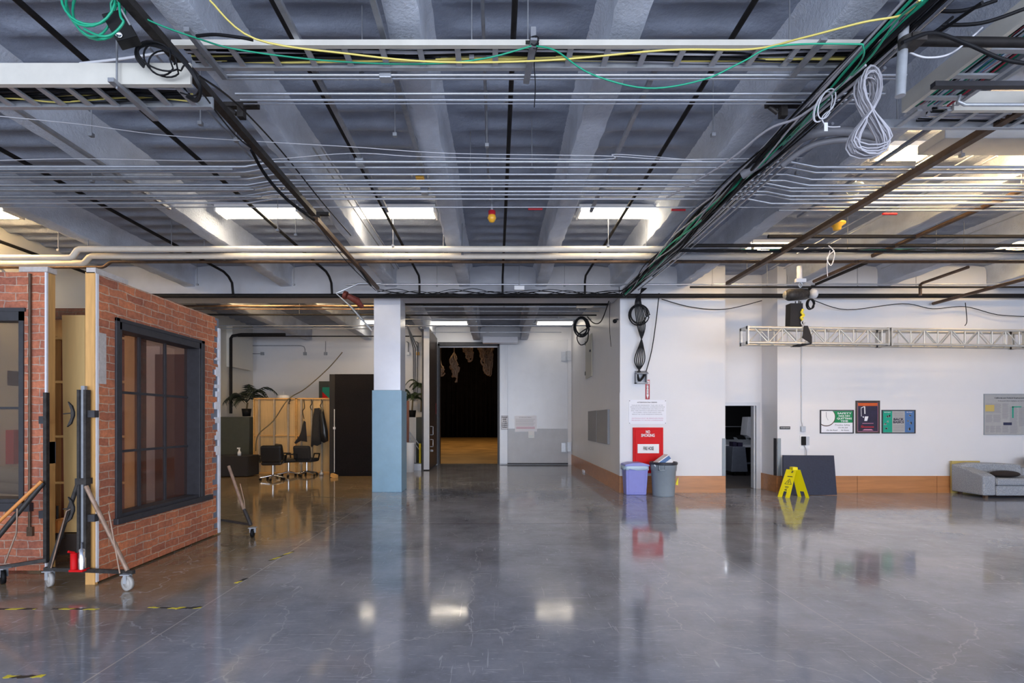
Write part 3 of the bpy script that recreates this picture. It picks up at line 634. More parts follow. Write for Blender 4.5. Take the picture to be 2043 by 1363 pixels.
# ------------------------------------------------------------------ cable trays
def tray_x(x0, x1, y0, y1, zb, hn, pitch, name, label, rail, x0n=None, hf=.05, x1f=None):
    t = thing(name, label, 'cable tray', ((x0+x1)/2, (y0+y1)/2, zb))
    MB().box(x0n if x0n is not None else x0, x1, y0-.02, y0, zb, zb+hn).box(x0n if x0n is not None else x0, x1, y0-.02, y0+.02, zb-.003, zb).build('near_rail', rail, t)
    MB().box(x0, (x1f or x1), y1, y1+.02, zb, zb+hf+.04).box(x0, (x1f or x1), y1-.02, y1+.02, zb-.003, zb).build('far_rail', 'galv', t)
    x = x0+pitch*.4
    while x < x1-.02:
        MB().box(x, x+.045, y0, y1, zb+.002, zb+.02).build('rung', 'galv', t); x += pitch
    return t
def cables(x0, x1, y0, y1, z, n, name, label, mats, rr=(.005, .012), wob=.02, axis=0):
    mb = MB()
    for i in range(n):
        f = i/max(1, n-1); c = y0+(y1-y0)*f; mb.cm = mats[i % len(mats)] if not callable(mats) else mats(f)
        k = 9; pts = []
        ph = random.uniform(0, 6); zo = random.uniform(0, .035)
        for j in range(k+1):
            u = x0+(x1-x0)*j/k; a = c+wob*math.sin(ph+j*1.3+i)+random.uniform(-wob, wob)*.4; h = z+zo+.008*math.sin(ph+j)
            pts.append((u, a, h) if axis == 0 else (a, u, h))
        mb.tube(smoothpts(pts, 3), random.uniform(*rr), 6)
    return one(name, mb, ['blackcable', 'whitecable', 'yellowcable', 'greycable', 'greencable', 'redcable', 'bluecable'], label, 'cables', kind='stuff')
tray_x(-2.55, 3.16, 3.95, 4.2, 4.6, .042, .30, 'cable_tray', 'long ladder cable tray crossing the top of the photo', 'daylitmetal')
cables(-2.5, 3.1, 3.98, 4.17, 4.63, 34, 'cable_bundle', 'black, white and yellow cables lying in the long upper cable tray', lambda f: 2 if .78 < f < .9 else (1 if random.random() < .25 else (3 if f > .95 else 0)))
tray_x(-4.4, xx(424, 4.02), 3.75, 4.02, 4.16, .155, .21, 'cable_tray', 'lower cream sided cable tray at the upper left', 'daylitmetal')
cables(-4.4, -2.4, 3.79, 3.99, 4.19, 30, 'cable_bundle', 'cables lying in the lower tray at the upper left', lambda f: 2 if .82 < f < .93 else (1 if random.random() < .25 else 0))
# right L-shaped tray
t = thing('cable_tray', 'wide grey cable tray running towards the camera at the upper right', 'cable tray', (3.9, 3.4, 4.45))
MB().box(3.68, 3.70, 1.9, 4.55, 4.45, 4.60).box(3.68, 3.72, 1.9, 4.55, 4.447, 4.45).build('near_rail', 'daylitmetal', t)
MB().box(4.08, 4.10, 1.9, 4.45, 4.45, 4.55).box(4.06, 4.1, 1.9, 4.45, 4.447, 4.45).build('far_rail', 'galv', t)
y = 2.1
while y < 4.5: MB().box(3.7, 4.08, y, y+.045, 4.452, 4.47).build('rung', 'galv', t); y += .28
cables(1.9, 4.5, 3.75, 4.05, 4.48, 22, 'cable_bundle', 'coloured cables lying in the tray running towards the camera', lambda f: random.choice([0, 1, 3, 3, 4, 5, 6, 0]), axis=1)
tray_x(3.7, 8.2, 4.53, 4.8, 4.45, .17, .27, 'cable_tray', 'cream fronted cable tray at the upper right edge', 'daylitmetal', x0n=4.12)
cables(4.0, 8.2, 4.56, 4.78, 4.48, 16, 'cable_bundle', 'black and white cables in the cream fronted tray at the right edge', lambda f: random.choice([0, 0, 3, 1]))
for x, y0, y1, z, lb in ((3.1, 3.2, 4.9, 4.42, 'dark green'),):
    pass
one('support_channel', MB().box(3.55, 4.65, 4.05, 4.10, 4.36, 4.40), 'frame', 'dark green support channel under the right cable trays', 'channel')
# hangers of trays
one('tray_hanger', MB().bar((-2.8, 3.64, 4.13), (-2.8, 4.12, 4.13), .045, .03).tube([(-2.8, 3.70, 4.1), (-2.8, 3.70, 4.85)], .007, 6), 'strut', 'slotted bracket holding the lower left cable tray', 'bracket')
one('tray_hanger', MB().bar((.29, 3.85, 4.585), (.26, 4.35, 4.585), .05, .02).box(.27, .31, 3.9, 3.93, 4.56, 4.72), 'strut', 'slotted bracket with tangled wires at the middle of the upper tray', 'bracket')
one('tray_hanger', MB().bar((2.52, 3.85, 4.585), (2.52, 4.27, 4.585), .05, .02), 'strut', 'slotted bracket near the right end of the upper tray', 'bracket')
# ------------------------------------------------------------------ junction boxes & ceiling devices
def jb(px, py, z, w, h, lb, m='galv'):
    c = PZ(px, py, z); one('junction_box', MB().box(c.x-w/2, c.x+w/2, c.y-.04, c.y+.04, c.z-h/2, c.z+h/2), m, lb, 'electrical box', bevel=.004)
jb(770, 153, 4.6, .1, .06, 'grey junction box joining the two conduits below the upper tray')
jb(718, 324, 4.62, .09, .07, 'grey junction box on the slotted strut left of centre')
jb(847, 381, 4.62, .09, .07, 'grey junction box on the conduit band beside the central left beam')
jb(838, 354, 4.62, .1, .04, 'yellow and white tagged box on the conduit band', 'amber')
jb(1036, 575, 4.55, .22, .09, 'white oval box on the black pipe in front of the passage', 'white')
jb(1010, 200, 4.72, .03, .02, 'tiny clip on the thin hanging cord', 'strut')
t = thing('smoke_detector', 'amber ceiling detector with red collar hanging in the middle bay', 'detector', (-.06, 6.9, 4.85))
MB().lathe((-.06, 6.95, 4.4), [(0, 0), (.035, .01), (.06, .06), (.05, .1), (.03, .12)], 14).build('dome', 'amber', t)
MB().lathe((-.06, 6.95, 4.5), [(.05, 0), (.05, .06), (0, .07)], 14).build('collar', 'darkred', t)
MB().tube([(-.06, 6.95, 4.57), (-.06, 6.95, 4.95), (-.11, 6.8, 5.0)], .02, 8).build('stem', 'strut', t)
c = P(1670, 452, 7.35)
t = thing('smoke_detector', 'yellow ceiling detector on the brown hanging track', 'detector', c)
MB().lathe(c, [(0, -.06), (.05, -.05), (.06, 0), (.11, .03), (.11, .05), (0, .06)], 16).build('dome', 'amber', t)
c = P(1703, 378, 6.6)
t = thing('glass_lamp', 'pale glass jar lamp hanging under the right conduits', 'lamp', c)
MB().lathe(c, [(0, -.09), (.05, -.085), (.07, -.03), (.12, .03), (.11, .05), (0, .06)], 18).build('globe', 'lampwhite', t)
MB().lathe(c+Vector((0, 0, .06)), [(.03, 0), (.03, .1), (0, .1)], 10).build('socket', 'strut', t)
# beam clamps
for px, py, lb in ((482, 215, 'black beam clamp at the end of the lower left tray'), (635, 430, 'black beam clamp where the second track starts'), (1562, 213, 'black beam clamp beside the small white cable coil')):
    c = PZ(px, py, 4.62)
    one('beam_clamp', MB().box(c.x-.16, c.x+.16, c.y-.03, c.y+.03, c.z, c.z+.04).box(c.x-.03, c.x+.03, c.y-.03, c.y+.03, c.z-.1, c.z).tube([(c.x-.13, c.y, c.z), (c.x-.05, c.y, c.z-.06)], .02, 6), 'steelblack', lb, 'clamp')
# red tags on conduits
for px, py, lb in ((1068, 417, 'short red sleeve on the thin conduit in the middle bay'), (1775, 427, 'short red sleeve on a conduit at the right'), (1353, 419, 'short red clamp where a conduit meets the cable bundle')):
    c = PZ(px, py, 4.6); one('pipe_sleeve', MB().tube([(c.x-.1, c.y, c.z), (c.x+.1, c.y, c.z)], .017, 8), 'darkred', lb, 'sleeve')
# ------------------------------------------------------------------ cable runs, coils, black box
def coil(c, rx, rz, n, r, mats, name, label, dy=.06, tilt=0, fig8=False, tail=None, loose=.18, cat='cable coil'):
    mb = MB(); c = Vector(c); pts = []; k = 22
    for i in range(n*k+1):
        a = 2*PI*i/k; w = i//k; random.seed(int(w*13+n)); sx = 1+random.uniform(-loose, loose); sz = 1+random.uniform(-loose, loose); ox = random.uniform(-1, 1)*rx*.12
        u = math.cos(a)*rx*sx+ox; v = math.sin(a)*rz*sz
        if fig8: u = math.sin(2*a)*rx*sx*.55*(1.25-.55*math.sin(a))+ox*.5; v = math.sin(a)*rz*sz
        pts.append(c+Vector((u*math.cos(tilt)-v*math.sin(tilt), dy*math.sin(w*1.7+a*.5), u*math.sin(tilt)+v*math.cos(tilt))))
    sm = pts
    if tail: sm = sm+smoothpts([pts[-1]]+[Vector(q) for q in tail], 5)[1:]
    mb.tube(sm, r, 6)
    return one(name, mb, mats, label, cat)
def run(pts, r, m, name, label, cat='cable', n=6): return one(name, MB().tube(smoothpts(pts, 6), r, n), m, label, cat)
coil(P(185, 18, 3.4)+Vector((0, 0, .03)), .19, .19, 5, .008, 'greencable', 'green_cable_coil', 'coil of green cable hanging at the top left corner', tilt=.3, tail=[P(240, 30, 3.3), P(246, 45, 3.3), P(225, 68, 3.3), P(200, 72, 3.3), P(168, 58, 3.35)])
run([P(243, 5, 3.4), P(300, 42, 3.5), P(398, 78, 3.7), P(480, 100, 3.85), P(650, 121, 3.9), P(830, 128, 3.9), P(960, 118, 3.9), P(1060, 92, 3.9)], .006, 'greencable', 'green_cable', 'green cable stretched from the green coil to mid tray')
run([P(1070, 92, 3.9), P(1110, 102, 3.85), P(1180, 148, 3.8), P(1290, 176, 3.8), P(1400, 160, 3.7), P(1480, 124, 3.6), P(1550, 92, 3.5), P(1700, 88, 3.4), P(1722, 95, 3.4), P(1712, 130, 3.6), P(1640, 210, 4.2), P(1562, 290, 5.0)], .006, 'greencable', 'green_cable', 'green cable sagging below the upper tray to the right')
run([P(418, 0, 3.4), P(510, 78, 3.6), P(700, 108, 3.8), P(880, 124, 3.85), P(1100, 120, 3.85), P(1330, 100, 3.8), P(1500, 98, 3.7), P(1600, 76, 3.5), P(1720, 45, 3.3), P(1800, 30, 3.2), P(1835, 0, 3.0)], .007, 'yellowcable', 'yellow_cable', 'yellow cable stretched along the upper tray to the silver pole')
run([P(1840, 0, 3.0), P(1790, 40, 3.2), P(1740, 110, 3.5), P(1700, 150, 3.8)], .008, 'greencable', 'green_cable', 'short green cable descending beside the silver pole')
c = P(244, 60, 3.45); R = Euler((.15, -.5, .3)).to_matrix()
t = thing('black_speaker_box', 'black box with chrome disc hanging at the top left corner', 'speaker', c)
MB().box(c.x-.068, c.x+.068, c.y-.06, c.y+.06, c.z-.085, c.z+.085, R).build('cabinet', 'black', t, bevel=.006)
MB().lathe(c+R@Vector((-.035, -.062, -.055)), [(0, 0), (.016, 0), (.02, .006)], 16, R@Euler((PI/2, 0, 0)).to_matrix()).build('badge', 'chrome', t)
MB().box(c.x+.055, c.x+.066, c.y-.068, c.y-.06, c.z-.02, c.z+.08, R, c).build('bracket', 'strut', t)
coil(P(318, 118, 3.62), .13, .09, 3, .006, 'blackcable', 'black_cable_coil', 'black cable loops draped over the lower left tray end', tilt=-.35, tail=[P(372, 130, 3.6), P(398, 160, 3.6), P(390, 190, 3.7), P(360, 185, 3.8)])
mb = MB(); random.seed(31)
for i in range(8):
    o = random.uniform(-3.5, 3.5); q_ = random.uniform(-3, 3)
    mb.tube(smoothpts([P(288+o, 132+q_, 3.66), P(274+o, 112+q_, 3.63), P(280+o, 92+q_, 3.62), P(305+o, 88+q_, 3.6), P(345+o, 104+q_, 3.58), P(375+o, 132+q_, 3.57), P(396+o, 165, 3.6), P(401+o*.7, 185+q_, 3.66), P(392+o, 200+q_, 3.78), P(372+o, 190+q_, 3.9)], 5), .008, 6)
one('black_cable', mb, 'blackcable', 'thick bunch of black cable arching from the upper tray end to the lower tray', 'cable')
run([P(395, 150, 3.7), P(470, 205, 4.4), P(560, 300, 5.5), P(640, 400, 6.6), P(700, 470, 7.8)], .008, 'blackcable', 'black_cable', 'thin black cable stretched from the tray end along the left track')
run([P(400, 180, 3.8), P(470, 270, 4.7), P(540, 330, 5.6), P(620, 430, 7.0), P(690, 520, 8.6), P(750, 580, 10.4)], .007, 'blackcable', 'black_cable', 'lowest black cable stretched towards the column head')
run([P(502, 300, 5.3), P(530, 350, 5.7), P(575, 400, 6.2), P(640, 450, 7.2), P(690, 500, 8.4), P(740, 570, 10.0)], .02, 'blackcable', 'black_cable', 'thick black cable tied below the left track')
run([P(160, 127, 4.2), P(240, 118, 4.2), P(330, 104, 4.15), P(362, 92, 4.05)], .012, 'whitecable', 'white_cable', 'white cable rising from the lower tray to the upper tray')
run([P(392, 72, 3.6), P(430, 69, 3.7), P(480, 75, 3.8), P(505, 80, 3.85)], .011, 'blackcable', 'black_cable', 'short arched black cable on top of the upper tray')
run([P(0, 232, 4.8), P(160, 248, 4.9), P(330, 270, 5.1), P(560, 285, 5.3), P(700, 293, 5.4), P(900, 306, 5.5), P(1200, 311, 5.5), P(1340, 318, 5.5), P(1600, 315, 5.6)], .004, 'whitecable', 'wire', 'thin pale wire strung right across below the conduits', 'wire', 5)
run([P(0, 320, 5.6), P(170, 317, 5.6), P(480, 321, 5.6), P(700, 306, 5.5), P(850, 313, 5.5), P(1200, 318, 5.5), P(1230, 308, 5.5), P(1400, 321, 5.6)], .004, 'whitecable', 'wire', 'second pale wire strung across, touching the central strut', 'wire', 5)
# tangled wires mid tray
coil(P(1066, 84, 3.9), .03, .035, 4, .004, 'blackcable', 'wire_tangle', 'tangle of dark wires tied at the middle of the upper tray', dy=.02, tail=[P(1066, 120, 3.9), P(1068, 170, 3.9), P(1066, 214, 3.9)])
# right black bundle following the beam
random.seed(11)
mb = MB()
for i in range(26):
    mb.cm = (4 if i in (3, 17) else random.choice([0, 0, 0, 0, 3, 3])); ox, oz = random.uniform(-.09, .09), random.uniform(-.05, .07); pts = []
    for j in range(12):
        y = 2.2+8.9*j/11; pts.append((2.84+ox+.05*math.sin(j*1.1+i)+random.uniform(-.02, .02), y, 4.47+oz+.03*math.sin(j*1.9+i*2)))
    mb.tube(smoothpts(pts, 4), random.uniform(.008, .018), 6)
one('cable_bundle', mb, ['blackcable', 'whitecable', 'yellowcable', 'greycable', 'greencable'], 'thick black cable bundle running along the beam to the fire cabinet wall', 'cables', kind='stuff')
mb = MB()
for i in range(9):
    mb.cm = 4 if i == 4 else 0; o = random.uniform(-.06, .06); pts = []
    for j in range(14):
        x = 3.0+10.8*j/13; pts.append((x, 8.4+o*.5, 4.53-.045*abs(math.sin(j*1.0+i*.4))+o*.4))
    mb.tube(smoothpts(pts, 4), .009, 5)
one('cable_bundle', mb, ['blackcable', 'whitecable', 'yellowcable', 'greycable', 'greencable'], 'drooping green and black cables tied along the right black pipe', 'cables', kind='stuff')
mb = MB()
for i in range(7):
    mb.cm = 0; o = random.uniform(-.05, .05)
    pts = [(-2.6+5.4*j/13, 10.9+o, 4.5-.13*abs(math.sin(j*.75+i*.5))+o) for j in range(14)]
    mb.tube(smoothpts(pts, 4), .008, 5)
one('cable_bundle', mb, 'blackcable', 'loose black cables drooping between column head and cable drop', 'cables', kind='stuff')
# the drop with coil to the wall box
mb = MB()
for i in range(6):
    a = i*2
    pts = [P(1290-a, 575, 11.0), P(1268+a, 600, 11.2), P(1272+i*3, 650, 11.35), P(1282-i, 685, 11.4), P(1286-i*4, 720, 11.42), P(1270+i*2, 745, 11.45)]
    mb.tube(smoothpts(pts, 6), .012, 6)
one('cable_drop', mb, 'blackcable', 'black cables hanging down to the metal wall box above the fire sign', 'cables')
coil(P(1274, 628, 11.35), .22, .22, 5, .011, 'blackcable', 'black_cable_coil', 'coil of black cable hanging above the metal wall box', dy=.05)
run([P(1315, 585, 11.3), P(1309, 640, 11.4), P(1300, 700, 11.45), P(1288, 745, 11.48)], .011, 'blackcable', 'black_cable', 'single black cable dropping right of the coil to the wall box')
coil(P(1160, 652, 13.6)+Vector((0, 0, 0)), .2, .25, 5, .016, 'blackcable', 'black_cable_coil', 'coil of black cable hanging at the passage corner', dy=.08, tail=[P(1152, 670, 13.5), P(1158, 688, 13.5), P(1172, 680, 13.5), P(1174, 650, 13.5)])
run([P(1215, 600, 11.9), P(1200, 640, 12.3), P(1185, 645, 12.9), P(1172, 632, 13.4)], .014, 'blackcable', 'black_cable', 'black cable looping over the top of the passage wall')
run([P(1217, 603, 11.8), P(1216, 650, 11.8), P(1219, 692, 11.8)], .007, 'blackcable', 'black_cable', 'thin loose cable end hanging on the passage wall')
run([P(1320, 597, 11.4), P(1380, 613, 11.45), P(1447, 617, 11.48), P(1520, 600, 11.45)], .01, 'blackcable', 'black_cable', 'black cable sagging across the wall above the fire cabinet')
run([P(1625, 600, 11.3), P(1690, 618, 11.4), P(1800, 606, 11.4), P(1860, 616, 11.4), P(1925, 612, 11.4), P(1990, 628, 11.4), P(2060, 632, 11.4)], .009, 'blackcable', 'black_cable', 'black cable sagging along the top of the right wall')
run([P(1926, 604, 11.35), P(1929, 640, 11.35), P(1925, 650, 11.35)], .008, 'blackcable', 'black_cable', 'short dangling cable ends below the right wall cable')
mb = MB().tube(smoothpts([P(1653, 490, 8.2), P(1665, 505, 8.2), P(1658, 530, 8.2), P(1650, 515, 8.2), P(1664, 500, 8.2)], 6), .008, 6).tube(smoothpts([P(1656, 500, 8.2), P(1650, 525, 8.2), P(1651, 552, 8.2)], 5), .006, 6)
one('cable_coil', mb, 'whitecable', 'small pale cable knot dangling from the black pipe at right', 'cable coil')
# grey cable hank
random.seed(5)
coil(P(1732, 226, 3.75), .135, .29, 20, .0055, 'greycable', 'grey_cable_coil', 'large hank of grey cable twisted in a figure eight at upper right', dy=.05, fig8=True, loose=.16)
coil(P(1645, 210, 4.0), .06, .13, 3, .005, 'whitecable', 'white_cable_coil', 'small loose white cable coil left of the grey hank', dy=.03, tilt=-.4, tail=[P(1640, 235, 4.0), P(1650, 252, 4.0), P(1676, 253, 4.0)])
one('paper_tag', MB().box(xx(1643, 4), xx(1650, 4), 3.99, 3.993, zz(263, 4), zz(246, 4)), 'white', 'white paper tag hanging below the small white cable coil', 'tag')
run([P(1800, 85, 3.4), P(1860, 66, 3.45), P(1930, 88, 3.5), P(2000, 118, 3.5), P(2060, 128, 3.5)], .013, 'blackcable', 'black_cable', 'thick black cable draped from the silver pole to the right edge')
run([P(1815, 105, 3.6), P(1850, 115, 3.6), P(1900, 105, 3.6), P(1960, 55, 3.6)], .007, 'whitecable', 'white_cable', 'white cable sagging behind the silver pole')
for i, (a, b) in enumerate((((1880, 50, 3.6), (2043, 18, 3.4)), ((1850, 20, 3.6), (1990, 0, 3.4)), ((1900, 35, 3.7), (1820, 75, 3.6)), ((1960, 5, 3.3), (1740, 130, 4.2)))):
    run([P(*a), (P(*a)+P(*b))/2-Vector((0, 0, .04)), P(*b)], .012, 'blackcable', 'black_cable', 'dark slack cable at the top right corner, %s from the left' % ORD[i])
run([P(1330, 395, 6.2), P(1440, 330, 5.2), P(1530, 260, 4.6), P(1600, 230, 4.3), P(1727, 130, 3.7)], .011, 'greycable', 'grey_cable', 'grey cable fanning out to the left of the black bundle')
one('insulated_pipe', MB().tube(smoothpts([P(1480, 350, 5.6), P(1560, 300, 5.3), P(1620, 268, 5.0), P(1690, 262, 4.95), P(1770, 275, 4.95)], 6), .045, 12), 'shadeins', 'thick bent grey flexible conduit below the grey hank', 'pipe')
one('insulated_pipe', MB().tube(smoothpts([P(1560, 330, 5.3), P(1620, 290, 5.1), P(1700, 278, 5.0), P(1760, 285, 5.0)], 6), .03, 12), 'shadeins', 'second thinner grey flexible conduit under the thick bent one', 'pipe')
# silver pole
t = thing('silver_pole', 'vertical silver scaffold pole hanging at the upper right', 'pole', (2.88, 3.55, 3.93))
MB().tube([P(1806, 0, 3.55)+Vector((0, 0, .6)), P(1806, 0, 3.55), P(1796, 192, 3.55)], .031, 16).build('tube', 'galv', t)
MB().tube([P(1808, 76, 3.5), P(1810, 92, 3.5)], .05, 12).box(2.86, 2.96, 3.44, 3.56, zz(92, 3.5), zz(76, 3.5)).build('clamp', 'steelblack', t)
one('scaffold_pipe', MB().tube([P(1815, 82, 3.6), P(2120, 86, 3.6)], .032, 14), 'blackpipe', 'horizontal black scaffold pipe clamped to the silver pole', 'pipe')
one('conduit', MB().tube([P(1915, 190, 4.3), P(1912, 203, 4.3), P(1925, 209, 4.3), P(2120, 209, 4.3)], .014, 8), 'galv', 'grey conduit elbow in front of the cream tray at the right edge', 'conduit')
# ------------------------------------------------------------------ lighting truss & hoist
def truss(x0, x1, n, zt, lab):
    y0, y1 = 9.9, 10.2; z0, z1 = zt-.3, zt
    t = thing('lighting_truss', lab, 'truss', ((x0+x1)/2, 10.05, z0))
    dr = -.012
    for y in (y0, y1):
        for z in (z0, z1): MB().tube([(x0, y, z), (x1, y, z+dr*(x1-x0))], .024, 10).build('chord', 'alu', t)
    mb = MB(); k = n
    for i in range(k):
        a = x0+.12+(x1-x0-.24)*i/k; b = x0+.12+(x1-x0-.24)*(i+1)/k; o = dr*(a-x0)
        for y, ph in ((y0, 0), (y1, 1)):
            if (i+ph) % 2: mb.tube([(a, y, z0+o), (b, y, z1+o)], .012, 6)
            else: mb.tube([(a, y, z1+o), (b, y, z0+o)], .012, 6)
            mb.tube([(b, y, z0+o), (b, y, z1+o)], .011, 6)
        mb.tube([(a, y0, z0+o), (b, y1, z0+o)], .011, 6); mb.tube([(a, y0, z1+o), (b, y1, z1+o)], .011, 6)
    mb.build('lattice', 'alu', t)
    for xe in (x0, x1):
        o = dr*(xe-x0); m2 = MB()
        m2.box(xe-.012, xe+.012, y0-.03, y0+.05, z0-.03+o, z1+.03+o).box(xe-.012, xe+.012, y1-.05, y1+.03, z0-.03+o, z1+.03+o).box(xe-.012, xe+.012, y0, y1, z1-.03+o, z1+.03+o).box(xe-.012, xe+.012, y0, y1, z0-.03+o, z0+.03+o)
        m2.build('end_plate', 'alu', t)
truss(4.97, 7.74, 9, 3.5, 'aluminium box truss section hanging below the chain hoist')
truss(7.80, 10.45, 9, 3.465, 'second aluminium truss section, right of the joint plates')
truss(10.5, 13.2, 9, 3.43, 'aluminium truss section running out at the right edge of the photo')
hx, hy = 6.1, 10.05
t = thing('chain_hoist', 'dark electric chain hoist hanging above the truss', 'hoist', (hx, hy, 4.05))
R = Euler((0, -.12, .35)).to_matrix()
MB().lathe((hx-.16, hy, 4.18), [(0, -.16), (.09, -.15), (.12, -.08), (.12, .2), (.11, .36), (0, .37)], 16, R@Euler((0, PI/2, 0)).to_matrix()).build('motor_body', 'steelblack', t)
MB().lathe((hx-.27, hy-.02, 4.17), [(0, -.05), (.08, -.04), (.1, 0), (.1, .03)], 16, R@Euler((0, PI/2, 0)).to_matrix(), 1, 1).build('end_cap', 'panelolive', t)
MB().lathe((hx+.24, hy-.02, 4.19), [(0, -.03), (.09, -.02), (.1, .02), (.05, .07), (0, .08)], 16, R@Euler((0, PI/2, 0)).to_matrix()).build('fan_cover', 'whitecable', t)
MB().tube(smoothpts([(hx, hy, 4.32), (hx-.04, hy, 4.38), (hx, hy, 4.43), (hx+.04, hy, 4.38), (hx, hy, 4.33)], 5), .012, 6).build('top_hook', 'galv', t)
MB().box(hx-.1, hx+.1, hy-.03, hy+.03, 4.43, 4.5).tube([(hx-.02, hy, 4.5), (hx-.02, hy, 4.75)], .05, 8).build('suspension', 'whitepaint', t)
for dx in (-.1, 0.0): MB().tube([(hx+dx, hy, 4.05), (hx+dx, hy, 3.98)], .01, 6).build('chain', 'steelblack', t)
MB().tube([(hx-.03, hy, 4.06), (hx-.03, hy, 3.55)], .012, 6).build('load_chain', 'steelblack', t)
one('chain_bag', MB().prism([(hx-.26, 3.54), (hx+.0, 3.54), (hx-.005, 3.99), (hx-.25, 3.99)], 1, hy-.09, hy+.08), 'panelolive' and 'cloth', 'black fabric chain bag hanging under the hoist', 'bag')
mb = MB().tube(smoothpts([(hx-.02, hy-.12, 3.86), (hx-.05, hy-.12, 3.80), (hx-.01, hy-.12, 3.74), (hx-.06, hy-.12, 3.70), (hx-.03, hy-.12, 3.65)], 5), .025, 8)
mb.cm = 1; mb.tube(smoothpts([(hx-.02, hy-.12, 3.65), (hx-.06, hy-.12, 3.6), (hx-.02, hy-.12, 3.54), (hx+.02, hy-.12, 3.6)], 5), .012, 6)
one('load_hook', mb, ['yellowpaint', 'galv'], 'yellow load hook in front of the black chain bag', 'hook')
one('truss_strap', MB().prism([(hx-.08, 3.28), (hx+.1, 3.17), (hx+.1, 3.3), (hx+.02, 3.52), (hx-.05, 3.52)], 1, 9.84, 9.86).box(hx-.08, hx+.1, 9.86, 10.25, 3.16, 3.18), 'cloth', 'black sling wrapped round the truss under the hoist', 'strap')
coil((hx+.17, hy-.05, 3.98), .07, .1, 3, .012, 'blackcable', 'black_cable_coil', 'small cable coil hanging right under the chain hoist', dy=.03)
# ------------------------------------------------------------------ front wall items
YW = YA
def wx(px): return (px-VX)*YW/F
def wz(py): return EYE+(VY-py)*YW/F
t = thing('fire_hose_cabinet', 'red fire hose cabinet lettered NO SMOKING behind the bins', 'fire cabinet', (wx(1292), YW, wz(944)))
MB().box(wx(1262), wx(1322), YW-.05, YW, wz(944), wz(853)).build('cabinet_frame', 'red', t, bevel=.008)
MB().box(wx(1266), wx(1318), YW-.062, YW-.05, wz(940), wz(857)).build('door_panel', 'red', t, bevel=.004)
MB().box(wx(1270.5), wx(1313), YW-.066, YW-.062, wz(904), wz(886)).build('glass_label', 'white', t)
text('NO', wx(1291), YW-.0635, wz(862), .095, 'white', t, bold=.0025, width=.095)
text('SMOKING', wx(1291), YW-.0635, wz(869), .095, 'white', t, bold=.0025, width=.31)
text('FIRE HOSE', wx(1292), YW-.0675, wz(895), .11, 'ink', t, bold=.003, width=.24)
t = thing('fire_hose_sign', 'narrow vertical red sign with white down arrow', 'sign', (wx(1292), YW, wz(797)))
MB().box(wx(1287.5), wx(1296), YW-.01, YW, wz(797), wz(758)).build('plate', 'darkred', t)
MB().prism([(wx(1289.3), wz(795-7)), (wx(1291.8), wz(796)), (wx(1294.3), wz(788)), (wx(1293.6), wz(788)), (wx(1293.6), wz(768)), (wx(1289.9), wz(768)), (wx(1289.9), wz(788))], 1, YW-.012, YW-.01).box(wx(1288.3), wx(1295.2), YW-.012, YW-.01, wz(766.5), wz(760)).build('arrow', 'white', t)
text('FIRE', wx(1291.8), YW-.0135, wz(763.5), .05, 'darkred', t, width=.065)
for i, ch in enumerate('HOSE'): text(ch, wx(1291.8), YW-.0135, wz(770+i*5.2), .06, 'ink', t)
t = thing('notice_sign', 'white notice board screwed above the red fire cabinet', 'sign', (wx(1292), YW, wz(846)))
MB().box(wx(1254.5), wx(1329), YW-.008, YW, wz(846), wz(798)).build('plate', 'paper', t)
mb = MB()
for a in (1256, 1327.5):
    for b in (800, 844.5): mb.box(wx(a)-.008, wx(a)+.008, YW-.012, YW-.008, wz(b)-.008, wz(b)+.008)
mb.build('screw', 'ink', t)
text('ATTENTION FAA CREWS:', wx(1291), YW-.0085, wz(803.2), .035, 'ink', t, width=.46, bold=.001)
for i, (s, w) in enumerate((('PLEASE BE REMINDED: THE USE OF RF', .72), ('MICROPHONES AND/OR COMMUNICATIONS', .79), ('GEAR IS NOT PERMITTED ON THIS LOT AT', .76), ('ANY TIME WITHOUT EXCEPTION. FAILURE', .76), ('TO COMPLY WITH THIS POLICY WILL', .66), ('RESULT IN YOUR IMMEDIATE REMOVAL.', .70))):
    text(s, wx(1291.5), YW-.0085, wz(808.8+i*3.6), .03, 'greyink', t, width=w)
for i, s in enumerate(('ANTENNA MUST BE REMOVED FROM', 'RECEIVERS TO SHOW COMPLIANCE!')):
    text(s, wx(1291.5), YW-.0085, wz(834.8+i*4), .032, 'pinkink', t, width=.72)
t = thing('cable_wall_box', 'open grey metal wall box full of black cables', 'electrical box', (wx(1277), YW, wz(766)))
MB().box(wx(1266), wx(1289), YW-.14, YW, wz(766), wz(764.5)).box(wx(1266), wx(1267.5), YW-.14, YW, wz(766), wz(746)).box(wx(1286.5), wx(1288), YW-.14, YW, wz(766), wz(746)).box(wx(1266), wx(1288), YW-.02, YW, wz(766), wz(744)).build('housing', 'strut', t)
MB().box(wx(1266.5), wx(1289), YW-.2, YW, wz(745), wz(743), Euler((.35, 0, 0)).to_matrix()).build('lid', 'strut', t)
MB().tube(smoothpts([(wx(1270), YW-.06, wz(748)), (wx(1274), YW-.08, wz(760)), (wx(1280), YW-.08, wz(755)), (wx(1284), YW-.06, wz(748))], 5), .025, 6).build('cable_loops', 'blackcable', t)
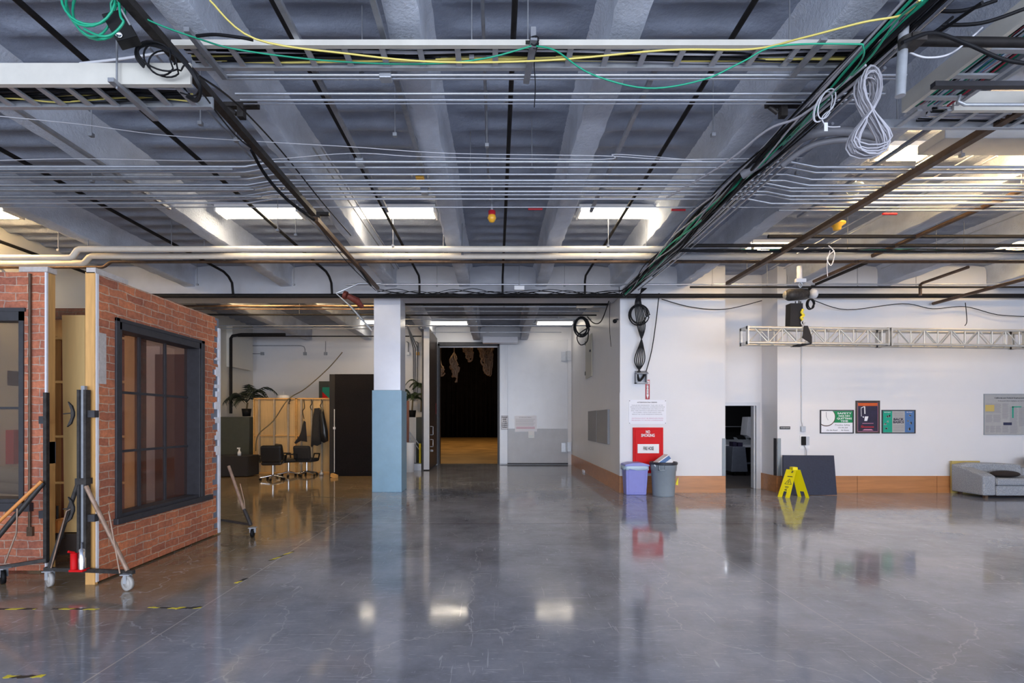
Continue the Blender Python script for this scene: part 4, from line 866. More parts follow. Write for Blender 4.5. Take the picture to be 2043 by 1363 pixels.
# blue bin
def tapered(cx, cy, z0, z1, wb, db, wt, dt, m, name, t, n=1):
    mb = MB(); vs = [(cx-wb/2, cy-db/2, z0), (cx+wb/2, cy-db/2, z0), (cx+wb/2, cy+db/2, z0), (cx-wb/2, cy+db/2, z0), (cx-wt/2, cy-dt/2, z1), (cx+wt/2, cy-dt/2, z1), (cx+wt/2, cy+dt/2, z1), (cx-wt/2, cy+dt/2, z1)]
    mb.add(vs, [(0,3,2,1),(4,5,6,7),(0,1,5,4),(1,2,6,5),(2,3,7,6),(3,0,4,7)]); return mb
bx, by = xx(1266, 11.3), 11.28
t = thing('recycling_bin', 'lavender blue slim recycling bin with pale liner left of grey can', 'bin', (bx, by, 0))
tapered(bx, by, .0, .62, .45, .26, .50, .38, 0, '', t).build('bin_body', 'bin', t, bevel=.02)
tapered(bx, by-.001, .05, .56, .36, .28, .38, .385, 0, '', t).build('front_panel', 'bin', t, bevel=.01)
mb = MB(); vs = []; k = 24
for i in range(k):
    a = 2*PI*i/k; ux = math.copysign(abs(math.cos(a))**.35, math.cos(a)); uy = math.copysign(abs(math.sin(a))**.35, math.sin(a))
    for q, z in ((1.0, .66), (1.05, .65), (1.07, .57+.02*math.sin(i*2.3)), (1.02, .565+.02*math.sin(i*2.3))): vs.append((bx+ux*.265*q, by+uy*.2*q, z))
fs = [(i*4+j, ((i+1) % k)*4+j, ((i+1) % k)*4+j+1, i*4+j+1) for i in range(k) for j in range(3)]
mb.add(vs, fs, True); mb.build('liner', 'bag', t)
mb = MB(); mb.prism([(bx-.28, .65), (bx+.28, .65), (bx+.26, .685), (bx+.12, .72), (bx-.12, .72), (bx-.26, .685)], 1, by-.215, by+.2); mb.build('lid', 'bin', t, bevel=.01)
# grey round can
gx, gy = xx(1323, 11.1), 11.08
t = thing('trash_can', 'grey round trash can with black liner and cardboard sticking out', 'trash can', (gx, gy, 0))
MB().lathe((gx, gy, 0), [(0, 0), (.23, 0), (.235, .02), (.262, .55), (.275, .56), (.285, .70), (.29, .71), (.27, .71), (.255, .6)], 36).build('can_body', 'brute', t)
MB().lathe((gx, gy, 0), [(.293, .69), (.3, .70), (.303, .735), (.29, .75), (.265, .74), (.25, .66), (0, .62)], 36).build('liner', 'blackbag', t)
MB().box(gx-.19, gx-.05, gy-.30, gy-.24, .58, .60).box(gx-.19, gx-.175, gy-.30, gy-.24, .58, .69).box(gx-.065, gx-.05, gy-.30, gy-.24, .58, .69).build('handle', 'brute', t, bevel=.004)
MB().prism([(gx+.23, .26), (gx+.28, .24), (gx+.285, .42), (gx+.25, .33)], 1, gy-.12, gy-.1).build('yellow_tag', 'yellow', t)
t = thing('cardboard_box', 'white cardboard box with blue stripe poking out of the grey can', 'box', (gx-.05, gy, .66))
R = Euler((0, -.62, 0)).to_matrix(); cc = Vector((gx-.02, gy-.02, .71))
MB().box(cc.x-.22, cc.x+.16, cc.y-.15, cc.y+.12, cc.z-.08, cc.z+.11, R).build('carton', 'white', t)
MB().box(cc.x-.19, cc.x+.16, cc.y-.153, cc.y-.15, cc.z+.01, cc.z+.09, R, (cc.x-.03, cc.y-.0, cc.z+.015)).build('stripe', 'pblue', t)
# control room sign, conduit, phone plate
t = thing('room_sign', 'small black sign with white lettering beside the doorway', 'sign', (wx(1566), YW, wz(857)))
MB().box(wx(1555.3), wx(1576.3), YW-.008, YW, wz(856.7), wz(851)).build('plate', 'ink', t)
text('RF AUDIO ROOM', wx(1566), YW-.0085, wz(853.8), .035, 'white', t, width=.2)
t = thing('switch_box', 'small grey electrical box fed by a vertical conduit', 'electrical box', (wx(1600), YW, wz(861)))
MB().box(wx(1596.5), wx(1604.5), YW-.06, YW, wz(861.5), wz(850.5)).build('box', 'galv', t, bevel=.004)
MB().tube([(wx(1600.5), YW-.03, wz(851)), (wx(1600), YW-.03, wz(846)), (wx(1598.5), YW-.02, wz(840)), (wx(1598.5), YW-.02, 4.4)], .013, 8).build('conduit', 'doorgrey', t)
t = thing('wall_phone', 'black wall intercom on a white plate above the slate board', 'intercom', (wx(1606), YW, wz(895)))
MB().box(wx(1595), wx(1615), YW-.012, YW, wz(895), wz(869)).build('plate', 'white', t)
MB().box(wx(1597.5), wx(1605.5), YW-.06, YW-.012, wz(888.5), wz(871)).build('handset', 'black', t, bevel=.01)
MB().box(wx(1605.5), wx(1613), YW-.04, YW-.012, wz(888.5), wz(871)).box(wx(1607), wx(1611.5), YW-.045, YW-.04, wz(886), wz(879)).build('keypad', 'galv', t)
MB().tube(smoothpts([(wx(1603), YW-.03, wz(889)), (wx(1606), YW-.05, wz(898)), (wx(1606.5), YW-.05, wz(912))], 5), .01, 6).build('cord', 'greycable', t)
# slate board
cxl, cxr = xx(1567, 11.2), xx(1670, 11.05)
one('slate_board', MB().add([(xx(1568, 11.0), 11.1, .01), (xx(1670, 11.1), 11.1, .01), (xx(1664.5, 11.45), 11.46, wz(908.5)), (xx(1563, 11.45), 11.46, wz(908)), (xx(1568, 11.0), 11.13, .01), (xx(1670, 11.1), 11.13, .01), (xx(1664.5, 11.45), 11.49, wz(908.5)), (xx(1563, 11.45), 11.49, wz(908))], [(0,1,2,3),(4,7,6,5),(0,4,5,1),(1,5,6,2),(2,6,7,3),(3,7,4,0)]), 'rubber', 'dark slate coloured board leaning on the wall behind the wet floor sign', 'board')
# wet floor sign : an A-frame whose two panels open left-right
t = thing('wet_floor_sign', 'yellow folding wet floor sign standing before the slate board', 'floor sign', (xx(1582, 10.85), 10.8, 0))
ax, ay, az = xx(1582, 10.85), 10.82, .645
for sgn in (-1, 1):
    foot = Vector((ax+sgn*.21, 0, 0)); top = Vector((ax+sgn*.03, 0, az))
    # broad panel seen in slight perspective: width runs along a diagonal of x and y
    wv = Vector((.13, -.20, 0))/2
    def q(u, v, o=0.0):
        p = foot.lerp(top, v); w = wv*(1-.22*v); return Vector((p.x, ay, p.z))+w*u+Vector((o*.5*sgn, o, 0))
    def pan(mb, u0, u1, v0, v1, o0=0.0, o1=.018):
        vs = [q(u0, v0, o0), q(u1, v0, o0), q(u1, v1, o0), q(u0, v1, o0), q(u0, v0, o1), q(u1, v0, o1), q(u1, v1, o1), q(u0, v1, o1)]
        mb.add(vs, [(0,1,2,3),(4,7,6,5),(0,4,5,1),(1,5,6,2),(2,6,7,3),(3,7,4,0)])
    mb = MB(); pan(mb, -1, 1, .2, .93); pan(mb, -1, -.35, 0, .2); pan(mb, .35, 1, 0, .2); mb.build('panel', 'yellow', t)
    if sgn < 0:
        m2 = MB()
        tri = [(-.65, .44), (.65, .44), (0.05, .62)]
        for i in range(3):
            a, b = tri[i], tri[(i+1) % 3]; m2.tube([q(a[0], a[1], -.004), q(b[0], b[1], -.004)], .005, 5)
        m2.tube([q(-.1, .47, -.004), q(.1, .52, -.004), q(-.05, .56, -.004)], .006, 5)
        m2.build('warning_triangle', 'ink', t)
        for u0, v0, u1, v1, r_ in ((-.5, .70, .5, .70, .009), (-.4, .35, .3, .35, .007), (-.3, .31, .2, .31, .006), (-.3, .25, .1, .25, .011), (.1, .83, .35, .88, .012)):
            MB().tube([q(u0, v0, -.004), q(u1, v1, -.004)], r_, 5).build('lettering', 'ink', t)
MB().box(ax-.055, ax+.055, ay-.06, ay+.07, az-.06, az+.012).build('hinge_top', 'yellow', t, bevel=.012)
# posters
def framed(px0, px1, py0, py1, name, label, bg, fm='ink', fw=.045):
    t = thing(name, label, 'poster', (wx((px0+px1)/2), YW, wz(py1)))
    x0, x1, z0, z1 = wx(px0), wx(px1), wz(py1), wz(py0)
    MB().box(x0, x1, YW-.02, YW, z0, z0+fw).box(x0, x1, YW-.02, YW, z1-fw, z1).box(x0, x0+fw, YW-.02, YW, z0+fw, z1-fw).box(x1-fw, x1, YW-.02, YW, z0+fw, z1-fw).build('frame', fm, t)
    MB().box(x0+fw, x1-fw, YW-.008, YW, z0+fw, z1-fw).build('print', bg, t); return t
def wb(px0, px1, py0, py1, o=.001, y=.008): return MB().box(wx(px0), wx(px1), YW-y-o, YW-y, wz(py1), wz(py0))
t = framed(1635.5, 1702.5, 818, 865, 'safety_poster', 'framed green and white SAFETY poster with a clock face', 'paper', fw=.022)
wb(1661, 1700.5, 820.2, 843.5).build('green_field', 'green', t)
mb = MB(); cxp, czp = wx(1648), wz(832.5)
for r0_, r1_, o in ((.20, .21, .0022),):
    pass
def disc(cx, cz, r, o, clipx=None, clipz=None, n=40):
    pts = []
    for i in range(n):
        a = 2*PI*i/n; x = cx+r*math.cos(a); z = cz+r*math.sin(a)
        if clipx is not None: x = max(x, clipx)
        if clipz is not None: z = min(z, clipz)
        pts.append((x, z))
    return MB().prism(pts, 1, YW-.008-o, YW-.008)
disc(cxp, czp, .212, .002, wx(1637.6), wz(820.2)).build('clock_rim', 'brownpipe', t)
disc(cxp, czp+.006, .197, .003, wx(1637.6), wz(820.2)).build('clock_face', 'white', t)
MB().bar((cxp, YW-.0125, czp), (cxp-.005, YW-.0125, czp+.12), .01, .002).bar((cxp, YW-.0125, czp), (cxp+.04, YW-.0125, czp-.07), .012, .002).build('clock_hands', 'greyink', t)
for i, (s, w) in enumerate((('SAFETY', .33), ('HAS NO', .26), ('QUITTING', .34), ('TIME', .17))):
    text(s, wx(1684), YW-.0095, wz(825.0+i*5.2), .056, 'white', t, width=w, bold=.0015)
for s, px, py, w in (('Practice Safety', 1680, 848.2, .35), ('On the Job', 1681, 853.3, .22), ('On the Road', 1659, 858.7, .25), ('At Home', 1685, 858.7, .18)):
    text(s, wx(px), YW-.0085, wz(py), .045, 'ink', t, width=w, shear=.2)
t = framed(1706.5, 1754.5, 799.5, 865, 'film_poster', 'tall framed dark poster with an open white window frame', 'pnavy', fm='doorbrown', fw=.04)
wb(1711.5, 1750, 804, 810).build('orange_glow', 'porange', t)
m2 = MB().box(wx(1710.3), wx(1711), YW-.012, YW-.008, wz(861.5), wz(802)).box(wx(1750.5), wx(1751.2), YW-.012, YW-.008, wz(861.5), wz(802)).box(wx(1710.3), wx(1751.2), YW-.012, YW-.008, wz(802.7), wz(802)).box(wx(1710.3), wx(1751.2), YW-.012, YW-.008, wz(861.5), wz(860.8)); m2.build('mount_line', 'pinkink', t)
def pq(pts, o=.001): return MB().prism([(wx(a), wz(b)) for a, b in pts], 1, YW-.008-o, YW-.008)
m2 = MB()
for pts in ([(1723.5, 811), (1725.5, 811), (1726, 826), (1724, 826)], [(1717, 813.5), (1724, 810.5), (1724, 812), (1717, 815)], [(1717, 813.5), (1717.8, 813.5), (1718.4, 831), (1717.4, 831)], [(1720, 831), (1723, 831), (1723, 834), (1721, 833)]):
    m2.prism([(wx(a), wz(b)) for a, b in pts], 1, YW-.0095, YW-.008)
m2.build('window_shape', 'whitepaint', t)
pq([(1725, 831), (1732, 831), (1729.5, 840), (1724, 840)]).build('figure', 'paper', t)
text('THE WINDOW', wx(1731), YW-.0085, wz(844.7), .03, 'pviolet', t, 'caption', width=.26)
for o in list(t.children):
    if o.name.startswith('caption'): bpy.data.objects.remove(o)
m2 = MB().box(wx(1720), wx(1742), YW-.0095, YW-.008, wz(845.3), wz(844.3)); m2.prism([(wx(1720), wz(859)), (wx(1742), wz(859)), (wx(1738), wz(856.3)), (wx(1724), wz(856.3))], 1, YW-.0095, YW-.008); m2.build('caption_line', 'pinkink', t)
MB().box(wx(1717), wx(1743), YW-.0095, YW-.008, wz(853.3), wz(851)).lathe((wx(1719.5), YW-.0085, wz(851)), [(.02, 0), (.03, .001), (.03, .002), (.02, .003)], 16, Euler((PI/2, 0, 0)).to_matrix()).build('title_mark', 'darkred', t)
t = framed(1758.5, 1825.5, 818, 865, 'back_care_poster', 'framed teal, grey and blue BACK BASICS poster', 'pgrey', fw=.022)
wb(1760.7, 1779.5, 820.2, 862.8).build('teal_column', 'teal', t); wb(1804.7, 1823.3, 820.2, 862.8).build('blue_column', 'pblue', t)
text('BACK', wx(1792), YW-.009, wz(837), .07, 'pnavy', t, width=.24, bold=.003)
text('BASICS', wx(1792), YW-.009, wz(842.6), .07, 'pnavy', t, width=.25, bold=.003)
m2 = MB()
for py in (823, 825, 827, 829, 831, 833, 848.5, 850.5, 852.5, 854.5, 857, 859): m2.box(wx(1781.5), wx(1802.5), YW-.0088, YW-.008, wz(py+.5), wz(py))
m2.build('text_lines', 'greyink', t)
random.seed(3); m2 = MB()
for px, py in ((1770, 831), (1771, 841), (1768, 855), (1766, 846), (1774, 830), (1815, 829), (1811, 840), (1814, 856), (1817, 844)):
    for k in range(2):
        w = random.uniform(2, 4); h = random.uniform(1, 3); m2.prism([(wx(px-w+k*2), wz(py+h)), (wx(px+w*.6), wz(py+h-k)), (wx(px+w*.3), wz(py-h)), (wx(px-w*.4), wz(py-h*.7))], 1, YW-.0102, YW-.009)
m2.build('figures', 'pgrey', t)
text('BACK INJURY', wx(1770), YW-.0095, wz(822.8), .03, 'paper', t, width=.15); text('BE SMART', wx(1814), YW-.0095, wz(822.8), .03, 'paper', t, width=.13)
# labor law poster
t = framed(1962, 2060, 786, 868, 'employment_poster', 'large grey employment notice poster above the sofa', 'pgrey', fm='brute', fw=.01)
text('California and Federal Employment Notices', wx(2020), YW-.009, wz(794.3), .04, 'ink', t, width=.85, bold=.001)
text('To be posted where employees can read it', wx(2016), YW-.009, wz(800), .028, 'ink', t, width=.6)
m2 = MB(); random.seed(9)
for (a, b, c, d) in ((1966, 1997, 806, 824), (1966, 1980, 828, 843), (1981, 1997, 828, 843), (1966, 1974, 850, 863), (1975, 1985, 850, 863), (1986, 1997, 850, 863), (1999, 2012, 806, 836), (2014, 2030, 812, 866), (2032, 2055, 812, 850), (1999, 2012, 850, 863)):
    py = c
    while py < d: m2.box(wx(a), wx(b)-random.uniform(0, .03), YW-.0088, YW-.008, wz(py+.6), wz(py)); py += 1.7
m2.build('text_lines', 'greyink', t)
wb(1965, 1983, 808, 821, .0015).build('yellow_block', 'gold', t); wb(2001, 2018, 843, 848.5, .0015).build('blue_block', 'navy', t)
MB().box(wx(2018), wx(2037), YW-.0098, YW-.008, wz(813), wz(811)).box(wx(2018.5), wx(2021.5), YW-.0098, YW-.008, wz(834), wz(811)).build('green_block', 'teal', t)
# ------------------------------------------------------------------ passage wall items
for y0, y1, lb in ((12.58, 13.92, 'right grey acoustic panel of the pair on the passage wall'), (13.98, 15.25, 'left grey acoustic panel of the pair on the passage wall')):
    one('acoustic_panel', MB().box(XP-.06, XP, y0, y1, 1.06, 1.94), 'acoustic', lb, 'wall panel', bevel=.01)
t = thing('breaker_panel', 'tall beige electrical panel high on the passage wall', 'electrical panel', (XP, 15.35, 2.98))
MB().box(XP-.03, XP, 14.85, 15.85, 2.98, 4.25).build('door_plate', 'panelolive', t, bevel=.006)
MB().box(XP-.06, XP-.03, 14.95, 15.05, 3.72, 3.78).build('latch', 'ink', t)
for z in (3.15, 4.1): MB().box(XP-.045, XP-.03, 15.82, 15.88, z-.06, z+.06).build('hinge', 'ink', t)
t = thing('security_camera', 'small dark security camera at the passage corner', 'camera', (XP-.06, 11.75, 3.97))
MB().tube([(XP, 11.7, 4.02), (XP-.06, 11.7, 4.02)], .02, 8).build('bracket', 'frame', t); MB().ball((XP-.08, 11.7, 3.98), .05, 12).build('housing', 'black', t)
one('door_stop', MB().box(XP-.06, XP-.02, 16.0, 16.3, .0, .07), 'paper', 'small pale block at the foot of the passage wall', 'block')
# signs on closed stage door
YG = YS-.11
def gx_(px): return (px-VX)*YG/F
def gz_(py): return EYE+(VY-py)*YG/F
t = thing('door_sign', 'narrow white sign asking to keep the door closed during taping', 'sign', (gx_(1007), YG-.03, gz_(857)))
MB().box(gx_(1000), gx_(1013.5), YG-.045, YG-.02, gz_(857), gz_(829.5)).build('frame', 'greyink', t)
MB().box(gx_(1000.8), gx_(1012.7), YG-.048, YG-.045, gz_(856.2), gz_(830.2)).build('plate', 'paper', t)
for i, s in enumerate(('PLEASE', 'KEEP', 'DOOR', 'CLOSED', 'DURING', 'TAPING')): text(s, gx_(1006.7), YG-.0495, gz_(832.8+i*4), .068, 'ink', t, bold=.003, width=.2 if len(s) > 4 else .15)
t = thing('door_notice', 'white paper notice taped slightly crooked on the closed stage door', 'sign', (gx_(1048), YG, gz_(862)))
R = Euler((0, -.02, 0)).to_matrix()
MB().box(gx_(1027), gx_(1071), YG-.006, YG-.001, gz_(861.5), gz_(829.5), R).build('sheet', 'paper', t)
text('ATTENTION CREWS', gx_(1048), YG-.008, gz_(833), .05, 'greyink', t, width=.46)
m2 = MB()
for i in range(6): m2.box(gx_(1029), gx_(1068)-random.uniform(0, .1), YG-.0095, YG-.006, gz_(837.1+i*2.4), gz_(836.7+i*2.4))
m2.build('text_lines', 'greyink', t)
m2 = MB()
for i in range(2): m2.box(gx_(1030), gx_(1067), YG-.0085, YG-.006, gz_(853+i*2.6), gz_(851.9+i*2.6))
m2.build('red_lines', 'pinkink', t)
t = thing('taped_note', 'small white note taped below the crooked door notice', 'note', (gx_(1060), YG, gz_(874)))
MB().box(gx_(1054), gx_(1066), YG-.016, YG-.009, gz_(874), gz_(860.5)).build('sheet', 'white', t)
MB().box(gx_(1056), gx_(1063), YG-.018, YG-.016, gz_(872.5), gz_(868.5)).build('sticker', 'lampwhite', t)
# ------------------------------------------------------------------ control room contents
t = thing('equipment_cart', 'grey equipment case standing inside the doorway', 'case', (7.2, 15.3, 0))
MB().prism([(xx(1453, 15.2), .12), (xx(1486, 15.2), .12), (xx(1481, 15.2), .88), (xx(1456, 15.2), .88)], 1, 15.0, 15.5).build('shell', 'equip', t, bevel=.02)
MB().box(xx(1458, 15.2), xx(1465, 15.2), 15.05, 15.3, .88, 1.02).box(xx(1468, 15.2), xx(1477, 15.2), 15.05, 15.3, .88, 1.0).build('knobs', 'pnavy', t)
for dx in (7.15, 7.5):
    MB().tube([(dx, 15.1, .06), (dx+.04, 15.1, .06)], .06, 10).box(dx, dx+.04, 15.08, 15.12, .1, .14).build('caster', 'black', t)
t = thing('mixing_desk', 'white faced mixing desk inside the dark control room', 'desk', (7.7, 16.2, 0))
MB().box(6.9, 8.5, 15.75, 16.4, .82, .9).build('desk_top', 'whitecable', t)
MB().prism([(15.78, .9), (16.35, .9), (16.35, 1.12), (16.2, 1.12)], 0, 6.9, 8.5).build('console', 'galv', t)
for i in range(4): MB().box(7.0+i*.38, 7.26+i*.38, 16.0, 16.3, .99, 1.1, Euler((.7, 0, 0)).to_matrix()).build('screen', 'black', t)
MB().box(7.75, 7.85, 16.1, 16.2, .3, .82).box(8.2, 8.25, 16.1, 16.2, 0, .82).box(6.95, 7.0, 16.1, 16.2, 0, .82).box(7.4, 8.3, 15.9, 16.2, .28, .32).build('leg_frame', 'equip', t)
t = thing('white_monitor', 'white monitor seen edge on above the mixing desk', 'monitor', (8.0, 15.9, 1.12))
MB().prism([(xx(1486, 16), 1.2), (xx(1496, 16), 1.1), (xx(1497, 16), 1.78), (xx(1490, 16), 1.78)], 1, 15.9, 16.3).build('housing', 'whitepaint', t, bevel=.01)
MB().tube([(xx(1493, 16), 16.1, 1.12), (xx(1493, 16), 16.1, 1.25)], .04, 8).build('stand', 'galv', t)
one('shelf_board', MB().box(6.6, 8.5, 16.6, 16.98, 1.45, 1.47), 'strut', 'narrow wall shelf at the back of the control room', 'shelf')
# ------------------------------------------------------------------ sofa
sx0, sy0, sy1 = 10.36, 10.66, 11.42
t = thing('sofa', 'grey tweed sofa standing against the right wall', 'sofa', (11.3, 11.0, 0))
mb = MB(); mb.prism([(sy0, .06), (sy0, .47), (sy0+.1, .52), (sy1-.1, .66), (sy1, .68), (sy1, .06)], 0, sx0, sx0+.27); mb.build('arm', 'sofa', t, bevel=.03)
MB().prism([(sy0, .06), (sy0, .47), (sy0+.1, .52), (sy1-.1, .66), (sy1, .68), (sy1, .06)], 0, sx0+1.93, sx0+2.2).build('arm', 'sofa', t, bevel=.03)
MB().box(sx0+.27, sx0+1.93, sy0-.02, sy1-.1, .06, .27).build('base', 'sofa', t, bevel=.02)
MB().box(sx0+.27, sx0+1.1, sy0-.04, sy1-.2, .275, .43).build('seat_cushion', 'sofa', t, bevel=.04)
MB().box(sx0+1.1, sx0+1.93, sy0-.04, sy1-.2, .275, .43).build('seat_cushion', 'sofa', t, bevel=.04)
mb = MB(); mb.prism([(sx0+.0, .5), (sx0+.02, .68), (sx0+.3, .715), (sx0+1.0, .70), (sx0+1.35, .68), (sx0+1.4, .4), (sx0+.3, .4)], 1, sy1-.24, sy1-.02); mb.build('backrest', 'sofa', t, bevel=.04)
MB().box(sx0+1.4, sx0+2.18, sy1-.22, sy1-.02, .4, .6).build('backrest', 'sofa', t, bevel=.04)
for x in (sx0+.12, sx0+2.05):
    for y in (sy0+.08, sy1-.1): MB().box(x-.03, x+.03, y-.03, y+.03, 0, .065).build('foot', 'brownpipe', t)
one('black_bag', MB().ball((0, 0, 0), 1, 20, (.30, .2, .1)).build.__self__ if False else MB().ball((sx0+.68, sy0+.22, .50), 1, 22, (.30, .17, .075)), 'darkbrown', 'dark slumped bag lying on the sofa seat', 'bag')
one('navy_cushion', MB().ball((sx0+1.75, sy1-.2, .73), 1, 22, (.28, .1, .13)), 'navy', 'navy blue cushion on top of the sofa back at the photo edge', 'cushion')
one('yellow_board', MB().box(10.41, 11.05, 11.45, 11.49, 0, .735), 'gold', 'thin yellow board wedged between sofa and wall', 'board')
# ------------------------------------------------------------------ floor tapes
def tape(px0, py0, px1, py1, wpx, lb, m='hazard', ragged=True):
    a = PZ(px0, py0, 0); b = PZ(px1, py1, 0); a.z = b.z = 0; d = (b-a).normalized(); nrm = Vector((-d.y, d.x, 0))*.5*wpx
    k = 14; random.seed(int(px0+py0)); up = []; dn = []
    for i in range(k+1):
        p = a.lerp(b, i/k); up.append(p+nrm*random.uniform(.35, 1)); dn.append(p-nrm*random.uniform(.35, 1))
    pts = up+dn[::-1]; mb = MB(); n = len(pts)
    mb.add([(p.x, p.y, .0015) for p in pts]+[(p.x, p.y, .0004) for p in pts], [tuple(range(n))]+[(i, (i+1) % n, (i+1) % n+n, i+n) for i in range(n)])
    one('floor_tape', mb, m, lb, 'tape', recalc=False)
tape(-40, 1216, 72, 1215, .045, 'worn hazard tape below the left caster stand')
tape(104, 1215, 196, 1216, .035, 'worn hazard tape in front of the brick wall corner')
tape(296, 1212, 352, 1214, .03, 'faded hazard tape fragment left of the bright yellow piece')
tape(352, 1214, 402, 1212, .06, 'short bright hazard tape ending at the floor joint')
tape(470, 1164, 492, 1154, .05, 'small hazard tape scrap nearest along the floor joint')
tape(538, 1119, 586, 1100, .05, 'longer hazard tape scrap further along the floor joint')
tape(8, 1351, 86, 1350, .05, 'bold hazard tape piece at the bottom left corner')
tape(1255, 985, 1285, 1001, .02, 'faint dashed floor marking below the blue bin', 'greyink')
tape(1345, 985, 1388, 998, .02, 'faint dashed floor marking right of the grey can', 'greyink')
tape(600, 990, 738, 996, .05, 'faded dark tape line on the floor left of the column', 'olive')
# ------------------------------------------------------------------ LEFT: brick scenery flats
FX = -4.04; FY0, FY1, FZ1 = 5.08, 7.33, 3.14
wy0, wy1, wz0, wz1 = 5.34, 6.87, .60, 2.72
t = thing('brick_scenery_flat', 'tall painted brick scenery wall with dark framed window, facing right', 'scenery wall', (FX-.03, 6.2, 0))
mb = MB(); th = .018
random.seed(21)
mb.box(FX-th, FX, FY0+.005, wy0, .02, FZ1).box(FX-th, FX, wy0, wy1, .02, wz0).box(FX-th, FX, wy0, wy1, wz1, FZ1)
z = .02; i = 0
while z < FZ1-.001:
    z1 = min(z+.079, FZ1); e = FY1-.05-random.uniform(0, .09)-(.05 if 1.0 < z < 2.3 else 0)*random.random(); e = e-(.05 if i % 2 else 0)
    mb.box(FX-th, FX, wy1, e, z, z1); z = z1; i += 1
mb.build('brick_face', 'brickB', t)
MB().box(FX-.035, FX-th-.001, FY0+.005, wy0, .02, FZ1).box(FX-.035, FX-th-.001, wy1, FY1, .02, FZ1).box(FX-.035, FX-th-.001, wy0, wy1, .02, wz0).box(FX-.035, FX-th-.001, wy0, wy1, wz1, FZ1).build('backing_panel', 'slatepaint', t)
MB().box(FX-.10, FX-.004, FY0-.03, FY0+.005, .0, FZ1+.01).build('near_stile', 'pine', t)
MB().box(FX-.005, FX+.003, FY0-.02, FY0+.012, .02, FZ1).build('white_edge', 'whitepaint', t)
mb = MB().box(FX-.04, FX+.004, FY1-.035, FY1+.01, .02, 3.0)
for k in range(9):
    zc_ = 1.2+k*.19+random.uniform(-.05, .05); mb.box(FX-.03, FX+.003, FY1-.035-random.uniform(.02, .09), FY1, zc_, zc_+random.uniform(.03, .16))
mb.build('far_edge', 'whitepaint', t)
MB().box(FX-.10, FX-.036, FY1-.09, FY1, .0, FZ1).box(FX-.1, FX-.036, FY0+.005, FY1-.09, FZ1-.07, FZ1).box(FX-.1, FX-.036, FY0+.005, FY1-.09, .02, .1).build('rear_frame', 'pine', t)
MB().box(FX-.09, FX+.004, FY0-.03, FY0+.42, FZ1, FZ1+.055).build('top_cap', 'plaster', t)
MB().box(FX, FX+.003, FY0+.02, FY0+.11, 2.03, 2.55).build('plaster_patch', 'plaster', t)
# window of the flat (box frame set back)
W_ = thing('x', 'x', 'x', (0, 0, 0)); bpy.data.objects.remove(W_)
fr = MB()
fw = .06
fr.box(FX-.20, FX+.012, wy0, wy0+fw, wz0, wz1).box(FX-.20, FX+.012, wy1-fw, wy1, wz0, wz1).box(FX-.20, FX+.012, wy0, wy1, wz1-.09, wz1).box(FX-.20, FX+.0, wy0, wy1, wz0, wz0+.05)
fr.box(FX-.05, FX+.02, wy0-.03, wy0+.02, wz0, wz1+.03).box(FX-.05, FX+.02, wy1-.02, wy1+.05, wz0, wz1+.03).box(FX-.05, FX+.02, wy0-.03, wy1+.05, wz1-.01, wz1+.03)
wf = fr.build('window_frame', 'frame', t, bevel=.004)
MB().prism([(FX-.1, wz0-.02), (FX+.05, wz0-.05), (FX+.05, wz0-.0), (FX-.1, wz0+.05)], 1, wy0-.03, wy1+.22).build('window_sill', 'frame', t) if False else MB().box(FX-.1, FX+.05, wy0-.05, wy1+.2, wz0-.05, wz0+.015).build('window_sill', 'frame', t, bevel=.006)
gx0 = FX-.16; mm = MB()
for f in (.36, .66): mm.box(gx0-.015, gx0+.015, wy0+(wy1-wy0)*f-.014, wy0+(wy1-wy0)*f+.014, wz0, wz1)
for z in (1.31, 1.97): mm.box(gx0-.012, gx0+.012, wy0, wy1, z-.014, z+.014)
mm.build('muntins', 'frame', wf)
MB().box(gx0-.003, gx0, wy0+.05, wy1-.05, wz0+.04, wz1-.08).build('window_pane', 'glass', wf)
# flat A facing the camera
AY = 5.46
t = thing('brick_scenery_flat', 'painted brick scenery wall with window at the left edge, facing the camera', 'scenery wall', (-5.8, AY, 0))
ax0, ax1, az1 = -7.0, -4.90, 3.27; vx0, vx1, vz0, vz1 = -6.6, -5.14, .76, 2.85
MB().box(ax0, vx0, AY, AY+.018, .02, az1).box(vx1, ax1, AY, AY+.018, .02, az1).box(vx0, vx1, AY, AY+.018, .02, vz0).box(vx0, vx1, AY, AY+.018, vz1, az1).build('brick_face', 'brickA', t)
MB().box(ax1-.04, ax1, AY+.019, AY+.11, .0, az1).build('side_stile', 'pine', t)
MB().box(ax1-.016, ax1+.003, AY-.003, AY+.019, .02, az1).build('white_edge', 'whitepaint', t)
MB().box(-5.18, -4.87, AY-.02, AY+.1, az1, az1+.055).build('top_cap', 'plaster', t)
MB().box(ax0, ax1-.04, AY+.019, AY+.09, az1-.08, az1).box(ax0, vx0-.0, AY+.019, AY+.09, .02, az1-.08).build('rear_frame', 'pine', t)
wf = MB().box(vx0, vx0+.05, AY-.015, AY+.12, vz0, vz1).box(vx1-.05, vx1, AY-.015, AY+.12, vz0, vz1).box(vx0, vx1, AY-.015, AY+.12, vz1-.11, vz1).box(vx0, vx1, AY-.015, AY+.12, vz0, vz0+.04).box(vx0-.03, vx1+.02, AY-.02, AY, vz1-.01, vz1+.03).build('window_frame', 'frame', t)
MB().box(vx0-.05, vx1+.1, AY-.05, AY+.05, vz0-.09, vz0).build('window_sill', 'frame', t)
MB().box(vx0, vx1, AY+.06, AY+.08, 1.78, 1.805).box(-5.85, -5.82, AY+.06, AY+.08, vz0, vz1).build('muntins', 'frame', wf)
MB().box(vx0+.05, vx1-.05, AY+.09, AY+.093, vz0+.04, vz1-.11).build('window_pane', 'glassA', wf)
